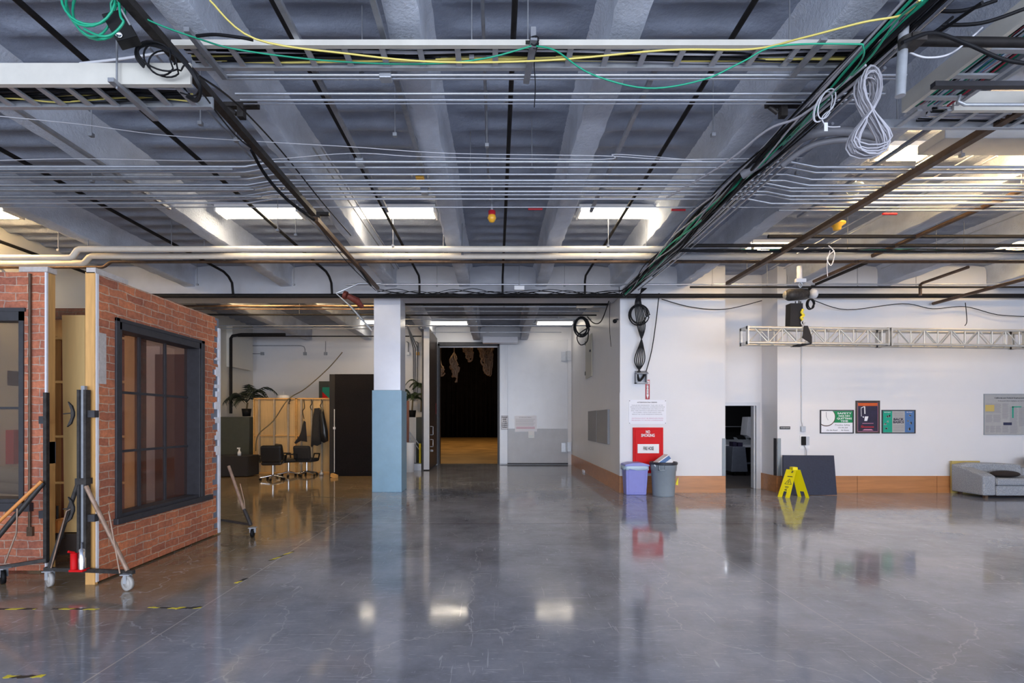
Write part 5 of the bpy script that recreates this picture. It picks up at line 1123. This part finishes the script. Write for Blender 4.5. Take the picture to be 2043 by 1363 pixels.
MB().tube([(-5.06, AY-.02, 3.25), (-5.065, AY-.02, .45)], .013, 8).box(-5.09, -5.03, AY-.03, AY, .4, .5).build('wall_conduit', 'brownpipe', t)
MB().box(-4.99, -4.9, AY+.02, AY+.1125, 1.18, 1.42).build('blue_patch', 'blue', t)
# things seen through that window
one('red_sign', MB().box(XL, XL, 9.43, 9.70, 2.32, 2.60), 'red', 'red square sign seen through the left flat window', 'sign')
one('red_box', MB().box(XL, XL+.15, 9.4, 9.68, .84, 1.48), 'darkred', 'red wall box seen through the left flat window', 'box')
one('fabric_roll', MB().tube([(-8.2, 6.5, 1.10), (-7.0, 6.4, 1.05), (-5.2, 6.3, .86)], .1, 12).tube([(-8.2, 6.6, .9), (-5.2, 6.45, .74)], .1, 12), 'acoustic', 'grey rolls of fabric seen low through the left flat window', 'fabric roll')
one('storage_table', MB().box(-8.4, -5.15, 6.15, 6.75, .58, .64).box(-8.35, -8.27, 6.2, 6.28, 0, .58).box(-5.25, -5.17, 6.6, 6.68, 0, .58).box(-8.35, -8.27, 6.6, 6.68, 0, .58), 'steelblack', 'dark table behind the left brick flat carrying fabric rolls', 'table')
# flat C (rear side, red luan) on a dark cart
t = thing('scenery_cart', 'low dark wooden cart between the two brick walls', 'cart', (-4.75, 6.5, 0))
MB().box(-5.05, -4.25, 5.8, 7.3, .1, .34).build('deck', 'doorbrown', t)
for x in (-4.95, -4.35):
    for y in (5.95, 7.1): MB().tube([(x-.02, y, .05), (x+.02, y, .05)], .05, 12).box(x-.02, x+.02, y-.01, y+.01, .06, .1).build('caster', 'black', t)
t = thing('timber_flat', 'open timber framed flat with red luan skin and cross battens', 'scenery flat', (-4.95, 5.98, .34))
D = 5.96
MB().box(-5.36, -4.3, D+.09, D+.10, .36, 2.62).build('skin', 'luan', t)
MB().box(-5.36, -5.25, D, D+.09, .36, 2.66).box(-4.42, -4.3, D, D+.09, .36, 2.66).build('stile', 'pine', t)
for z in (.36, .9, 1.45, 2.1, 2.62): MB().box(-5.25, -4.42, D+.0, D+.09, z, z+(.1 if z < .4 else .028)).build('batten', 'pinex', t)
one('plywood_sheet', MB().add([(-5.05, 5.86, .35), (-4.80, 5.86, .35), (-4.86, 5.92, 2.90), (-5.13, 5.92, 2.90), (-5.05, 5.88, .35), (-4.80, 5.88, .35), (-4.86, 5.94, 2.90), (-5.13, 5.94, 2.90)], [(0,1,2,3),(4,7,6,5),(0,4,5,1),(1,5,6,2),(2,6,7,3),(3,7,4,0)]), 'ply', 'pale narrow plywood sheet leaning on the timber framed flat', 'plywood')
one('timber_block', MB().box(-5.5, -4.72, 6.2, 6.3, 2.62, 2.9), 'pine', 'short thick pine board on top behind the plywood sheet', 'board')
one('brick_scenery_flat', MB().box(-6.9, -5.42, 7.6, 7.68, 0, 3.36).box(-5.42, -4.7, 7.6, 7.68, 2.9, 3.36).box(-5.42,-5.36,7.6,7.68,0,2.9), 'brickD', 'dull brick scenery piece standing behind the plywood sheet', 'scenery wall')
one('white_partition', MB().box(-7.4, -6.98, 10.4, 10.46, 0, 3.2), 'whitepaint', 'tall white panel seen through the big flat window', 'panel')
one('brown_partition', MB().box(-6.4, -5.55, 9.4, 9.46, 0, 2.9), 'luan', 'tall brown panel seen through the right part of the big window', 'panel')
# ---- jack stands
def caster(c, r, t, m='wheel', ang=.3):
    R = Euler((0, PI/2, ang)).to_matrix(); c = Vector(c)
    w = MB().lathe(c, [(.0, -.02), (r*.45, -.02), (r*.5, -.014), (r*.8, -.014), (r, -.018), (r, .018), (r*.8, .014), (r*.5, .014), (r*.45, .02), (0, .02)], 24, R).build('wheel', m, t)
    ax = R@Vector((0, 0, 1))
    f = MB().bar(c+ax*.028, c+ax*.028+Vector((0, 0, r*1.15)), .03, .006).bar(c-ax*.028, c-ax*.028+Vector((0, 0, r*1.15)), .03, .006).box(c.x-.045, c.x+.045, c.y-.045, c.y+.045, c.z+r*1.15, c.z+r*1.15+.01).build('fork', 'galv', t)
t = thing('wall_jack', 'black steel rolling wall jack at the near corner of the big brick wall', 'stand', (-4.12, 5.0, 0))
jx, jy = -4.115, 5.0
MB().box(jx-.045, jx-.02, jy-.03, jy+.03, .17, 1.96).box(jx+.02, jx+.045, jy-.03, jy+.03, .17, 1.96).build('mast_rail', 'steelblack', t)
MB().box(jx-.018, jx+.018, jy-.012, jy+.02, .25, 2.0).build('inner_mast', 'strut', t)
MB().box(jx-.055, jx+.055, jy-.04, jy+.04, 1.02, 1.08).build('collar', 'steelblack', t)
c1 = Vector((xx(103, 5.0), 4.98, .075)); c2 = Vector((xx(259, 4.9), 4.87, .075)); c3 = Vector((-4.5, 5.6, .06))
MB().tube([(jx-.04, jy-.02, 1.03), c1+Vector((-.0, 0, .12))], .02, 8).build('brace', 'steelblack', t)
MB().tube([(jx+.04, jy-.02, 1.0), c2+Vector((0, 0, .12))], .02, 8).build('brace', 'rust', t)
MB().bar(c1+Vector((-.05, 0, .105)), Vector((jx, jy, .16)), .035, .035).bar(Vector((jx, jy, .16)), c2+Vector((.06, 0, .105)), .035, .035).build('base_bar', 'steelblack', t)
MB().tube([c1+Vector((.03, -.02, .12)), (xx(133, 4.95), 4.95, zz(1020, 4.95)), (xx(141, 4.95), 4.95, zz(1016, 4.95))], .007, 6).build('lock_rod', 'rust', t)
MB().tube([c2+Vector((-.06, -.02, .1)), (xx(217, 4.93), 4.93, zz(1020, 4.93))], .007, 6).build('lock_rod', 'rust', t)
caster(c1, .07, t, ang=1.0); caster(c2, .072, t, ang=1.2)
for z, s in ((1.72, 1), (.78, 1)):
    mb = MB().tube([(jx-.16, jy-.05, z), (jx-.05, jy-.05, z+.01)], .006, 6)
    mb.prism([(jx-.11, z+.12), (jx-.07, z+.08), (jx-.05, z+.02), (jx-.05, z-.02), (jx-.08, z-.1), (jx-.12, z-.13), (jx-.08, z-.04), (jx-.08, z+.04)], 1, jy-.06, jy-.04); mb.build('hand_knob', 'steelblack', t)
for z in (1.72, .68): MB().box(jx+.045, jx+.115, jy-.01, jy+.045, z-.035, z+.035).build('bracket', 'frame', t)
t = thing('bottle_jack', 'small red and silver bottle jack on the stand base', 'jack', (-4.22, 4.97, .17))
jx2 = xx(152, 4.95)
MB().box(jx2-.05, jx2+.085, 4.92, 5.01, .165, .185).lathe((jx2-.03, 4.96, .18), [(.03, 0), (.03, .16), (0, .17)], 14).build('jack_base', 'red', t)
MB().lathe((jx2+.05, 4.96, .18), [(.032, 0), (.032, .11), (.028, .12), (.028, .2), (.012, .21), (.012, .27), (0, .27)], 14).build('cylinder', 'chrome', t)
MB().tube([(jx2-.02, 4.95, .35), (xx(136, 4.9), 4.9, zz(1101, 4.9))], .011, 8).build('pump_handle', 'red', t)
t = thing('orange_clamp', 'orange pipe clamp tool on the cart behind the stand brace', 'tool', (xx(113, 5.7), 5.74, .3))
ox = xx(113, 5.72)
MB().box(ox-.03, ox+.04, 5.7, 5.76, .34, .52).tube([(ox-.05, 5.7, .40), (ox-.05, 5.7, .50), (ox+.05, 5.7, .53), (ox+.15, 5.7, .55)], .014, 6).build('handle', 'orange', t, bevel=.01)
MB().tube([(ox, 5.73, .5), (ox, 5.73, .68)], .012, 8).lathe((ox+.02, 5.73, .3), [(.05, 0), (.05, .05), (0, .12)], 12).build('screw', 'steelblack', t)
# stand 2 at the left flat
t = thing('wall_jack', 'rolling wall jack with an orange brace at the left brick wall', 'stand', (-4.75, 5.3, 0))
MB().box(-4.775, -4.74, 5.28, 5.32, .15, 1.95).build('mast_rail', 'steelblack', t)
MB().tube([(-4.76, 5.27, 1.0), (-5.24, 5.0, .17)], .024, 8).build('brace', 'steelblack', t)
MB().tube([(-4.76, 5.25, 1.02), (-5.36, 5.02, .28)], .018, 8).build('brace', 'orange', t)
MB().bar((-4.75, 5.3, .18), (-5.2, 4.98, .15), .035, .035).build('base_bar', 'steelblack', t)
MB().tube([(-5.0, 5.1, .2), (-4.93, 5.15, .5), (-4.92, 5.15, .75)], .008, 6).build('lock_rod', 'rust', t)
caster((-5.0, 5.08, .07), .07, t, 'black', .9)
for z in (.62, 1.62): MB().box(-4.83, -4.76, 5.29, 5.33, z, z+.08).build('bracket', 'frame', t)
# stand 3 at the far end
t = thing('wall_jack', 'tan rolling wall jack beyond the far edge of the big brick wall', 'stand', (-3.8, 7.3, 0))
MB().tube([(-3.96, 7.42, .98), (-3.62, 7.2, .36)], .022, 8).build('brace', 'rust', t)
MB().tube([(-3.62, 7.2, .38), (-3.50, 7.15, .16)], .026, 8).bar((-4.16, 7.45, .19), (-3.5, 7.15, .17), .03, .03).tube([(-4.16, 7.45, .15), (-4.16, 7.45, 1.8)], .025, 8).build('base_bar', 'steelblack', t)
MB().tube([(-3.68, 7.2, .75), (-3.62, 7.2, .5), (-3.6, 7.2, .3)], .006, 6).build('lock_rod', 'rust', t)
caster((-3.46, 7.12, .06), .06, t, 'black', .2)
# ------------------------------------------------------------------ LEFT ROOM
DB = 15.7
def lx(px, D=DB): return xx(px, D)
for a, b, lb, studs in ((505, 590, 'left plywood and stud flat standing behind the office chairs', (517, 547, 575)), (591, 660, 'right plywood and stud flat with garments hung on it', (601, 622, 642))):
    t = thing('stud_flat', lb, 'scenery flat', (lx((a+b)/2), DB, 0))
    MB().box(lx(a), lx(b), DB+.06, DB+.075, .02, 2.35).build('skin', 'plydim', t)
    MB().box(lx(a), lx(a)+.03, DB, DB+.06, .0, 2.36).box(lx(b)-.03, lx(b), DB, DB+.06, .0, 2.36).box(lx(a), lx(b), DB, DB+.06, 2.33, 2.37).box(lx(a), lx(b), DB, DB+.06, .0, .05).build('frame', 'pinex', t)
    for s in studs: MB().box(lx(s)-.022, lx(s)+.022, DB-.02, DB+.06, .05, 2.33).build('stud', 'stud', t)
    MB().box(lx(a)+.03, lx(b)-.03, DB+.02, DB+.06, 1.17, 1.21).build('mid_rail', 'pinex', t)
t = thing('felt_partition', 'tall black felt covered panel left of the blue column', 'panel', (-4.2, 15, 0))
MB().box(xx(668.5, 15), -3.3, 14.98, 15.1, .0, 3.05).build('board', 'panelblack', t)
MB().box(xx(659, 15.1), xx(668.5, 15), 15.02, 15.14, .0, 3.05).build('side_board', 'cloth', t)
MB().tube([(xx(668, 15), 14.96, .12), (xx(668, 15), 14.96, 2.0)], .012, 6).box(xx(666, 15), xx(670, 15), 14.93, 14.98, 1.4, 1.47).build('latch_rod', 'whitepaint', t)
one('floor_block', MB().box(-.13, .13, -.05, .05, 0, .1, Euler((0, 0, -.5)).to_matrix(), (0, 0, 0)).build.__self__ if False else MB().box(xx(662, 14.7), xx(676, 14.7), 14.55, 14.65, 0, .1, Euler((0, .2, -.5)).to_matrix()), 'pinex', 'short wooden wedge on the floor at the foot of the black panel', 'block')
# garments
def garment(pts, y, th, name, label, m, cat):
    mb = MB(); n = len(pts); cx_ = sum(p[0] for p in pts)/n; cz_ = sum(p[1] for p in pts)/n
    P3 = [Vector((xx(a, y), y, zz(b, y))) for a, b in pts]; cc_ = Vector((xx(cx_, y), y, zz(cz_, y)))
    vs = []; 
    for s in (-1, 1):
        for k in (1.0, .8, .45): vs += [cc_+(p-cc_)*k+Vector((0, s*th*(1-k**3)+.02*math.sin(i*2.1)*(1-k), 0)) for i, p in enumerate(P3)]
        vs.append(cc_+Vector((0, s*th, 0)))
    fs = []; q = 3*n+1
    for s in (0, 1):
        o = s*q
        for k in range(2):
            for i in range(n): fs.append((o+k*n+i, o+k*n+(i+1) % n, o+(k+1)*n+(i+1) % n, o+(k+1)*n+i))
        for i in range(n): fs.append((o+2*n+i, o+2*n+(i+1) % n, o+3*n))
    mb.add(vs, fs, True); return one(name, mb, m, label, cat)
garment([(627, 815), (638, 814), (640, 826), (640, 850), (641, 886), (633, 890), (626, 888), (622, 893), (620, 890), (622, 860), (624, 835)], 15.5, .1, 'jacket', 'dark grey jacket hanging on the right stud flat, left of the coat', 'cloth', 'jacket')
garment([(640, 812), (645, 816), (648, 830), (654, 860), (655, 880), (646, 884), (640, 880), (639, 850), (638, 825)], 15.4, .09, 'coat', 'black coat hanging rightmost on the stud flat', 'leather', 'coat')
garment([(606, 839), (610, 842), (613, 882), (600, 880), (590, 886), (587, 884), (597, 870), (603, 855)], 15.5, .05, 'dark_cloth', 'dark triangular cloth hanging above the mesh chair', 'cloth', 'cloth')
for i, (px, y0, y1) in enumerate(((606, 797, 836), (621, 797, 818), (641, 797, 814), (578, 797, 805))):
    run([P(px, y0, 15.62), P(px+1.5, (y0+y1)/2-3, 15.6), P(px-2, (y0+y1)/2+4, 15.58), P(px+.5, y1, 15.55)], .012, 'blackcable', 'hook_cord', '%s dark hanging cord on the stud flats' % ['long curly', 'middle', 'rightmost', 'leftmost short'][i], 'cord')
run([P(683, 703, 17.0), P(655, 735, 16.8), P(610, 775, 16.3), P(575, 797, 15.6), P(545, 840, 15.4), P(515, 868, 15.3), P(510, 900, 15.3)], .018, 'stem', 'slack_rope', 'long brown cord swooping down across the stud flats', 'cord')
# office chairs
def office_chair(x, y, rz, name, label, leather=True):
    t = thing(name, label, 'office chair', (x, y, 0)); m = 'leather' if leather else 'cloth'
    ca, sa = math.cos(rz), math.sin(rz)
    def q(a, b, c): return Vector((x+a*ca-b*sa, y+a*sa+b*ca, c))
    def rb(x0, x1, y0, y1, z0, z1, tilt=0):
        mb = MB().box(x+x0, x+x1, y+y0, y+y1, z0, z1, Euler((tilt, 0, 0)).to_matrix()); c = Vector((x, y, 0)); R = Euler((0, 0, rz)).to_matrix()
        mb.v = [c+R@(v-c) for v in mb.v]; return mb
    rb(-.27, .27, -.27, .25, .42, .53).build('seat', m, t, bevel=.05)
    rb(-.27, .27, .2, .32, .5, .98 if leather else .92, -.15).build('backrest', m, t, bevel=.06)
    mb = MB()
    for i in range(5):
        a = 2*PI*i/5+.3; mb.tube([q(0, 0, .13), q(.32*math.cos(a), .32*math.sin(a), .075)], [.03, .018], 8)
    mb.tube([q(0, 0, .12), q(0, 0, .42)], .028, 10); mb.build('star_base', 'chrome', t)
    for i in range(5):
        a = 2*PI*i/5+.3; c = q(.32*math.cos(a), .32*math.sin(a), .032); MB().tube([c-Vector((.025, 0, 0)), c+Vector((.025, 0, 0))], .032, 12).build('caster', 'black', t)
    for s in (-1, 1):
        MB().tube([q(s*.29, -.15, .46), q(s*.33, -.15, .66), q(s*.33, .15, .68), q(s*.29, .18, .5)], .022, 8).build('armrest', 'black', t)
    return t
office_chair(xx(546, 14.1), 14.05, PI+.25, 'office_chair', 'black leather office chair on a chrome base, leftmost of the chairs')
office_chair(xx(577, 15.0), 14.95, PI-.9, 'office_chair', 'dark office chair half hidden behind the leather chair')
office_chair(xx(612, 15.1), 15.1, PI-.15, 'office_chair', 'black fabric office chair under the hanging cloth', False)
one('floor_vase', MB().lathe((xx(641, 15.2), 15.2, 0), [(0, 0), (.06, .01), (.07, .06), (.03, .1), (.02, .16)], 14), 'galv', 'small shiny object on the floor below the black coat', 'ornament')
one('wall_note', MB().box(lx(598), lx(603), DB-.012, DB-.002, zz(926, DB), zz(920, DB)), 'white', 'small white paper note on the stud flat by the fabric chair', 'note')
# palms
def palm(x, y, z, fronds, mleaf, name, label, pot=True, hstem=.5, R_=.9):
    t = thing(name, label, 'plant', (x, y, z))
    if pot: MB().lathe((x, y, z), [(0, 0), (.12, 0), (.15, .25), (.13, .25), (.12, .22), (0, .22)], 16).build('pot', 'black', t)
    MB().tube([(x, y, z+.2), (x+.03, y, z+.2+hstem)], .03, 8).build('stem', 'stem', t)
    random.seed(int(abs(x*100)))
    for i in range(fronds):
        a = 2*PI*i/fronds+random.uniform(-.3, .3); ln = R_*random.uniform(.7, 1.1); up = random.uniform(.35, .8); mb = MB(); pts = []
        for j in range(9):
            s = j/8; pts.append(Vector((x+math.cos(a)*ln*s, y+math.sin(a)*ln*s*.6, z+.2+hstem+up*ln*math.sin(s*2.2)*.9-.35*ln*s*s)))
        mb.tube(pts, .01, 5)
        for j in range(2, 9):
            p = pts[j]; d = (pts[j]-pts[j-1]).normalized(); sd = d.cross(Vector((0, 0, 1))).normalized()
            for sgn in (-1, 1):
                for h in (0, .5):
                    b = pts[j-1].lerp(p, h) if h else p; l = .34*R_*(1-.5*j/8)
                    tip = b+sd*sgn*l*.8+d*l*.5+Vector((0, 0, -l*.55)); w = d*.03
                    mb.add([b-w, b+w, tip+Vector((0, 0, .005)), b+Vector((0, 0, .01))], [(0, 1, 2), (0, 2, 3), (1, 3, 2)])
        mb.build('frond', mleaf, t, recalc=False)
    return t
palm(xx(492, 16.4), 16.4, 1.80, 11, 'leafdark', 'potted_palm', 'dark potted palm on the ledge above the stud flats', hstem=.25, R_=1.0)
palm(xx(822, 18.0), 18.0, 1.78, 9, 'leaf', 'potted_palm', 'green potted palm on the cabinet behind the column', hstem=.45, R_=.6)
palm(xx(840, 18.3), 18.3, 1.78, 9, 'leaf', 'potted_palm', 'slimmer green palm beside the open stage door', hstem=.9, R_=.55, pot=False)
t = thing('tall_cabinet', 'dark olive cabinet in the left room below the palm', 'cabinet', (-8.45, 16.4, 0))
MB().box(-8.95, xx(505, 16.2), 15.95, 16.9, .03, 1.78).build('body', 'olive', t, bevel=.01); MB().box(-8.95, xx(505, 16.2), 15.935, 15.95, .06, 1.0).build('door', 'olive', t)
t = thing('draped_table', 'low table under a black cloth beside the brick wall edge', 'table', (-7.9, 15, 0))
MB().box(-8.4, -7.28, 14.7, 15.4, .02, .62).build('tablecloth', 'cloth', t, bevel=.02)
c = P(477.5, 911, 14.85)
t = thing('spray_bottle', 'white spray bottle standing on the black draped table', 'bottle', (c.x, 14.85, .62))
MB().lathe((c.x, 14.85, .62), [(0, 0), (.05, 0), (.05, .1), (.02, .16), (.02, .2), (0, .2)], 14).build('bottle', 'white', t); MB().box(c.x-.06, c.x+.02, 14.83, 14.87, .82, .86).build('trigger', 'white', t)
one('lamp_shade', MB().lathe((xx(566, 16.4), 16.4, 2.36), [(.2, 0), (.19, .1), (.17, .13), (0, .14)], 24).tube([(xx(566, 16.4), 16.4, 2.5), (xx(566, 16.4), 16.4, 2.62)], .01, 6), 'whitepaint', 'white lamp shade showing over the top of the stud flats', 'lamp')
t = thing('framed_picture', 'dark framed picture with teal and red shapes on the rear wall', 'picture', (xx(650, YS), YS-.03, 2.4))
MB().box(xx(637, YS), xx(668, YS), YS-.04, YS, 2.0, zz(761, YS)).build('frame', 'olive', t)
MB().box(xx(644, YS), xx(665, YS), YS-.046, YS-.04, 2.4, zz(773, YS)).build('print', 'teal', t)
MB().prism([(xx(644, YS), 2.42), (xx(662, YS), 2.42), (xx(644, YS), 2.75)], 1, YS-.05, YS-.046).build('red_shape', 'red', t)
for px, lb, pts in ((524, 'left', [(501, 706), (524, 706)]), (609, 'middle', [(501, 690), (600, 690), (607, 692), (609, 697), (609, 703)]), (650, 'right', [(650, 681), (650, 703)])):
    t = thing('outlet_box', '%s wall box with conduit high on the rear wall of the left room' % lb, 'electrical box', (xx(px, YS), YS-.03, zz(709, YS)))
    MB().box(xx(px-3, YS), xx(px+3, YS), YS-.06, YS, zz(709, YS), zz(703, YS)).build('box', 'strut', t)
    MB().tube([Vector((xx(a, YS), YS-.03, zz(b, YS))) for a, b in pts], .015, 6).build('conduit', 'strut', t)
for px, py, m, lb in ((815, 706, 'white', 'white'), (834, 706, 'amber', 'amber')):
    t = thing('outlet_box', '%s wall box hanging on conduits behind the column' % lb, 'electrical box', (xx(px, YS), YS-.03, zz(709, YS)))
    MB().box(xx(px-3, YS), xx(px+3, YS), YS-.08, YS, zz(709, YS), zz(703, YS)).build('box', m, t)
    MB().tube([(xx(px, YS), YS-.04, zz(703, YS)), (xx(px, YS), YS-.04, zz(684, YS)), (xx(px-4, 18), 18, 4.5)], .02, 6).build('conduit', 'strut', t)
for i, a in enumerate((826, 829, 833)): one('conduit', MB().tube([(xx(a, YS), YS-.06-.03*i, 2.4), (xx(a-1+i, YS), YS-.06-.03*i, 4.4), (xx(806, 15), 15.5, 4.62)], .02, 6), 'strut', '%s of the vertical conduits behind the column' % ORD[i], 'conduit')
# behind the column
t = thing('white_cabinet', 'white cabinet carrying palms behind the column', 'cabinet', (xx(830, 18), 18.3, 0))
MB().box(xx(812, 18), xx(832, 18), 17.8, 18.8, 0, 1.78).build('body', 'white', t); MB().box(xx(832, 18), xx(846, 18), 17.8, 18.8, 0, 1.78).build('side_unit', 'olive', t)
one('brown_board', MB().box(xx(804, 17), xx(816.5, 17), 16.95, 17.0, 0, zz(800, 17)), 'luan', 'brown board standing between the column and the palms', 'board')
t = thing('white_bin', 'tall white cylindrical bin right behind the column', 'bin', (xx(817, 16.2), 16.2, 0))
MB().lathe((xx(816.5, 16.2), 16.2, 0), [(0, 0), (.15, 0), (.165, .9), (.16, .93), (0, .95)], 28).build('bin_body', 'white', t); MB().lathe((xx(816.5, 16.2), 16.2, .9), [(.17, 0), (.172, .04), (.16, .05)], 28).build('rim', 'white', t)
one('yellow_post', MB().tube([(xx(838, 17), 17, 0), (xx(838, 17), 17, zz(885, 17))], .04, 12), 'yellowpaint', 'yellow post standing beside the open stage door', 'post')
one('hand_rail', MB().tube([(xx(817, 17.2), 17.2, zz(862, 17.2)), (xx(840, 17.2), 17.2, zz(892, 17.2)), (xx(840, 17.2), 17.2, 0)], .018, 8).tube([(xx(817, 17.2), 17.2, zz(872, 17.2)), (xx(840, 17.2), 17.2, zz(902, 17.2))], .018, 8).tube([(xx(817, 17.2), 17.2, 0), (xx(817, 17.2), 17.2, zz(862, 17.2))], .018, 8), 'galv', 'short metal stair rail behind the white bin', 'rail')
one('step_block', MB().box(xx(826, 17), xx(843, 17), 16.7, 17.1, 0, .22), 'doorgrey', 'small grey step beside the white bin', 'step')
# ------------------------------------------------------------------ groups of repeats
GR = {'conduit': 'conduits hung under the ceiling', 'ceiling_light': 'fluorescent ceiling lights', 'insulated_pipe': 'insulated pipes crossing the hall', 'water_pipe': 'water pipes under the ceiling', 'sprinkler_pipe': 'sprinkler pipes running along the hall', 'strut': 'steel struts under the beams', 'cable_tray': 'ladder cable trays', 'cable_bundle': 'bundles of cables', 'black_cable': 'slack black cables', 'green_cable': 'slack green cables', 'black_cable_coil': 'coils of black cable', 'lighting_truss': 'sections of the aluminium truss', 'floor_tape': 'scraps of tape on the floor', 'wall_jack': 'rolling wall jacks holding the scenery', 'brick_scenery_flat': 'painted brick scenery walls', 'stud_flat': 'plywood stud flats', 'office_chair': 'office chairs by the stud flats', 'potted_palm': 'potted palms', 'rope_bundle': 'rope bundles hung over the stage', 'acoustic_panel': 'acoustic panels on the passage wall', 'junction_box': 'junction boxes on the conduits', 'outlet_box': 'wall boxes on the rear wall', 'hook_cord': 'cords hanging on the stud flats', 'ceiling_track': 'hanging tracks', 'tray_hanger': 'tray brackets', 'beam_clamp': 'beam clamps', 'pipe_sleeve': 'red pipe sleeves', 'white_cable': 'slack white cables', 'wire': 'thin wires strung across', 'smoke_detector': 'ceiling detectors'}
cnt = {}
for o in C.objects:
    if o.parent is None and 'label' in o.keys(): cnt.setdefault(o.name.split('.')[0], []).append(o)
for k, v in cnt.items():
    if len(v) > 1 and k in GR:
        for o in v: o['group'] = GR[k]
# ------------------------------------------------------------------ lights
def area(name, loc, rot, sx, sy, e, col):
    l = bpy.data.lights.new(name, 'AREA'); l.shape = 'RECTANGLE'; l.size = sx; l.size_y = sy; l.energy = e; l.color = col
    o = bpy.data.objects.new(name, l); C.objects.link(o); o.location = loc; o.rotation_euler = rot; return o
area('daylight_opening', ((XL+XR)/2, YB-.3, 2.4), (PI/2, 0, 0), 21, 4.2, 1500, (.80, .88, 1.0))
def point(loc, e, col, r=.3):
    l = bpy.data.lights.new('lamp', 'POINT'); l.energy = e; l.color = col; l.shadow_soft_size = r
    o = bpy.data.objects.new('lamp', l); C.objects.link(o); o.location = loc
area('stage_fill', (-2.5, 32, 11.5), (0, 0, 0), 5, 14, 900, (1, .66, .3))  # unseen area lamp added to light the stage floor
point((6.2, 14.2, 2.5), 40, (.85, .9, 1))  # added point lamp that brightens the control room
w = bpy.data.worlds.new('world'); S.world = w; w.use_nodes = True
bg = w.node_tree.nodes['Background']; bg.inputs[0].default_value = (.72, .80, 1, 1); bg.inputs[1].default_value = 1.6
# ------------------------------------------------------------------ camera
cam = bpy.data.cameras.new('camera'); co = bpy.data.objects.new('camera', cam); C.objects.link(co)
co.location = (0, 0, EYE); co.rotation_euler = (PI/2, 0, 0)
cam.sensor_width = 36; cam.lens = 36*F/W; cam.shift_x = (W/2-VX)/W; cam.shift_y = (VY-Hh/2)/W; cam.clip_end = 200
S.camera = co
S.view_settings.view_transform = 'Standard'; S.view_settings.look = 'None'; S.view_settings.gamma = 1; S.view_settings.use_curve_mapping = False
S.view_settings.exposure = 0.35
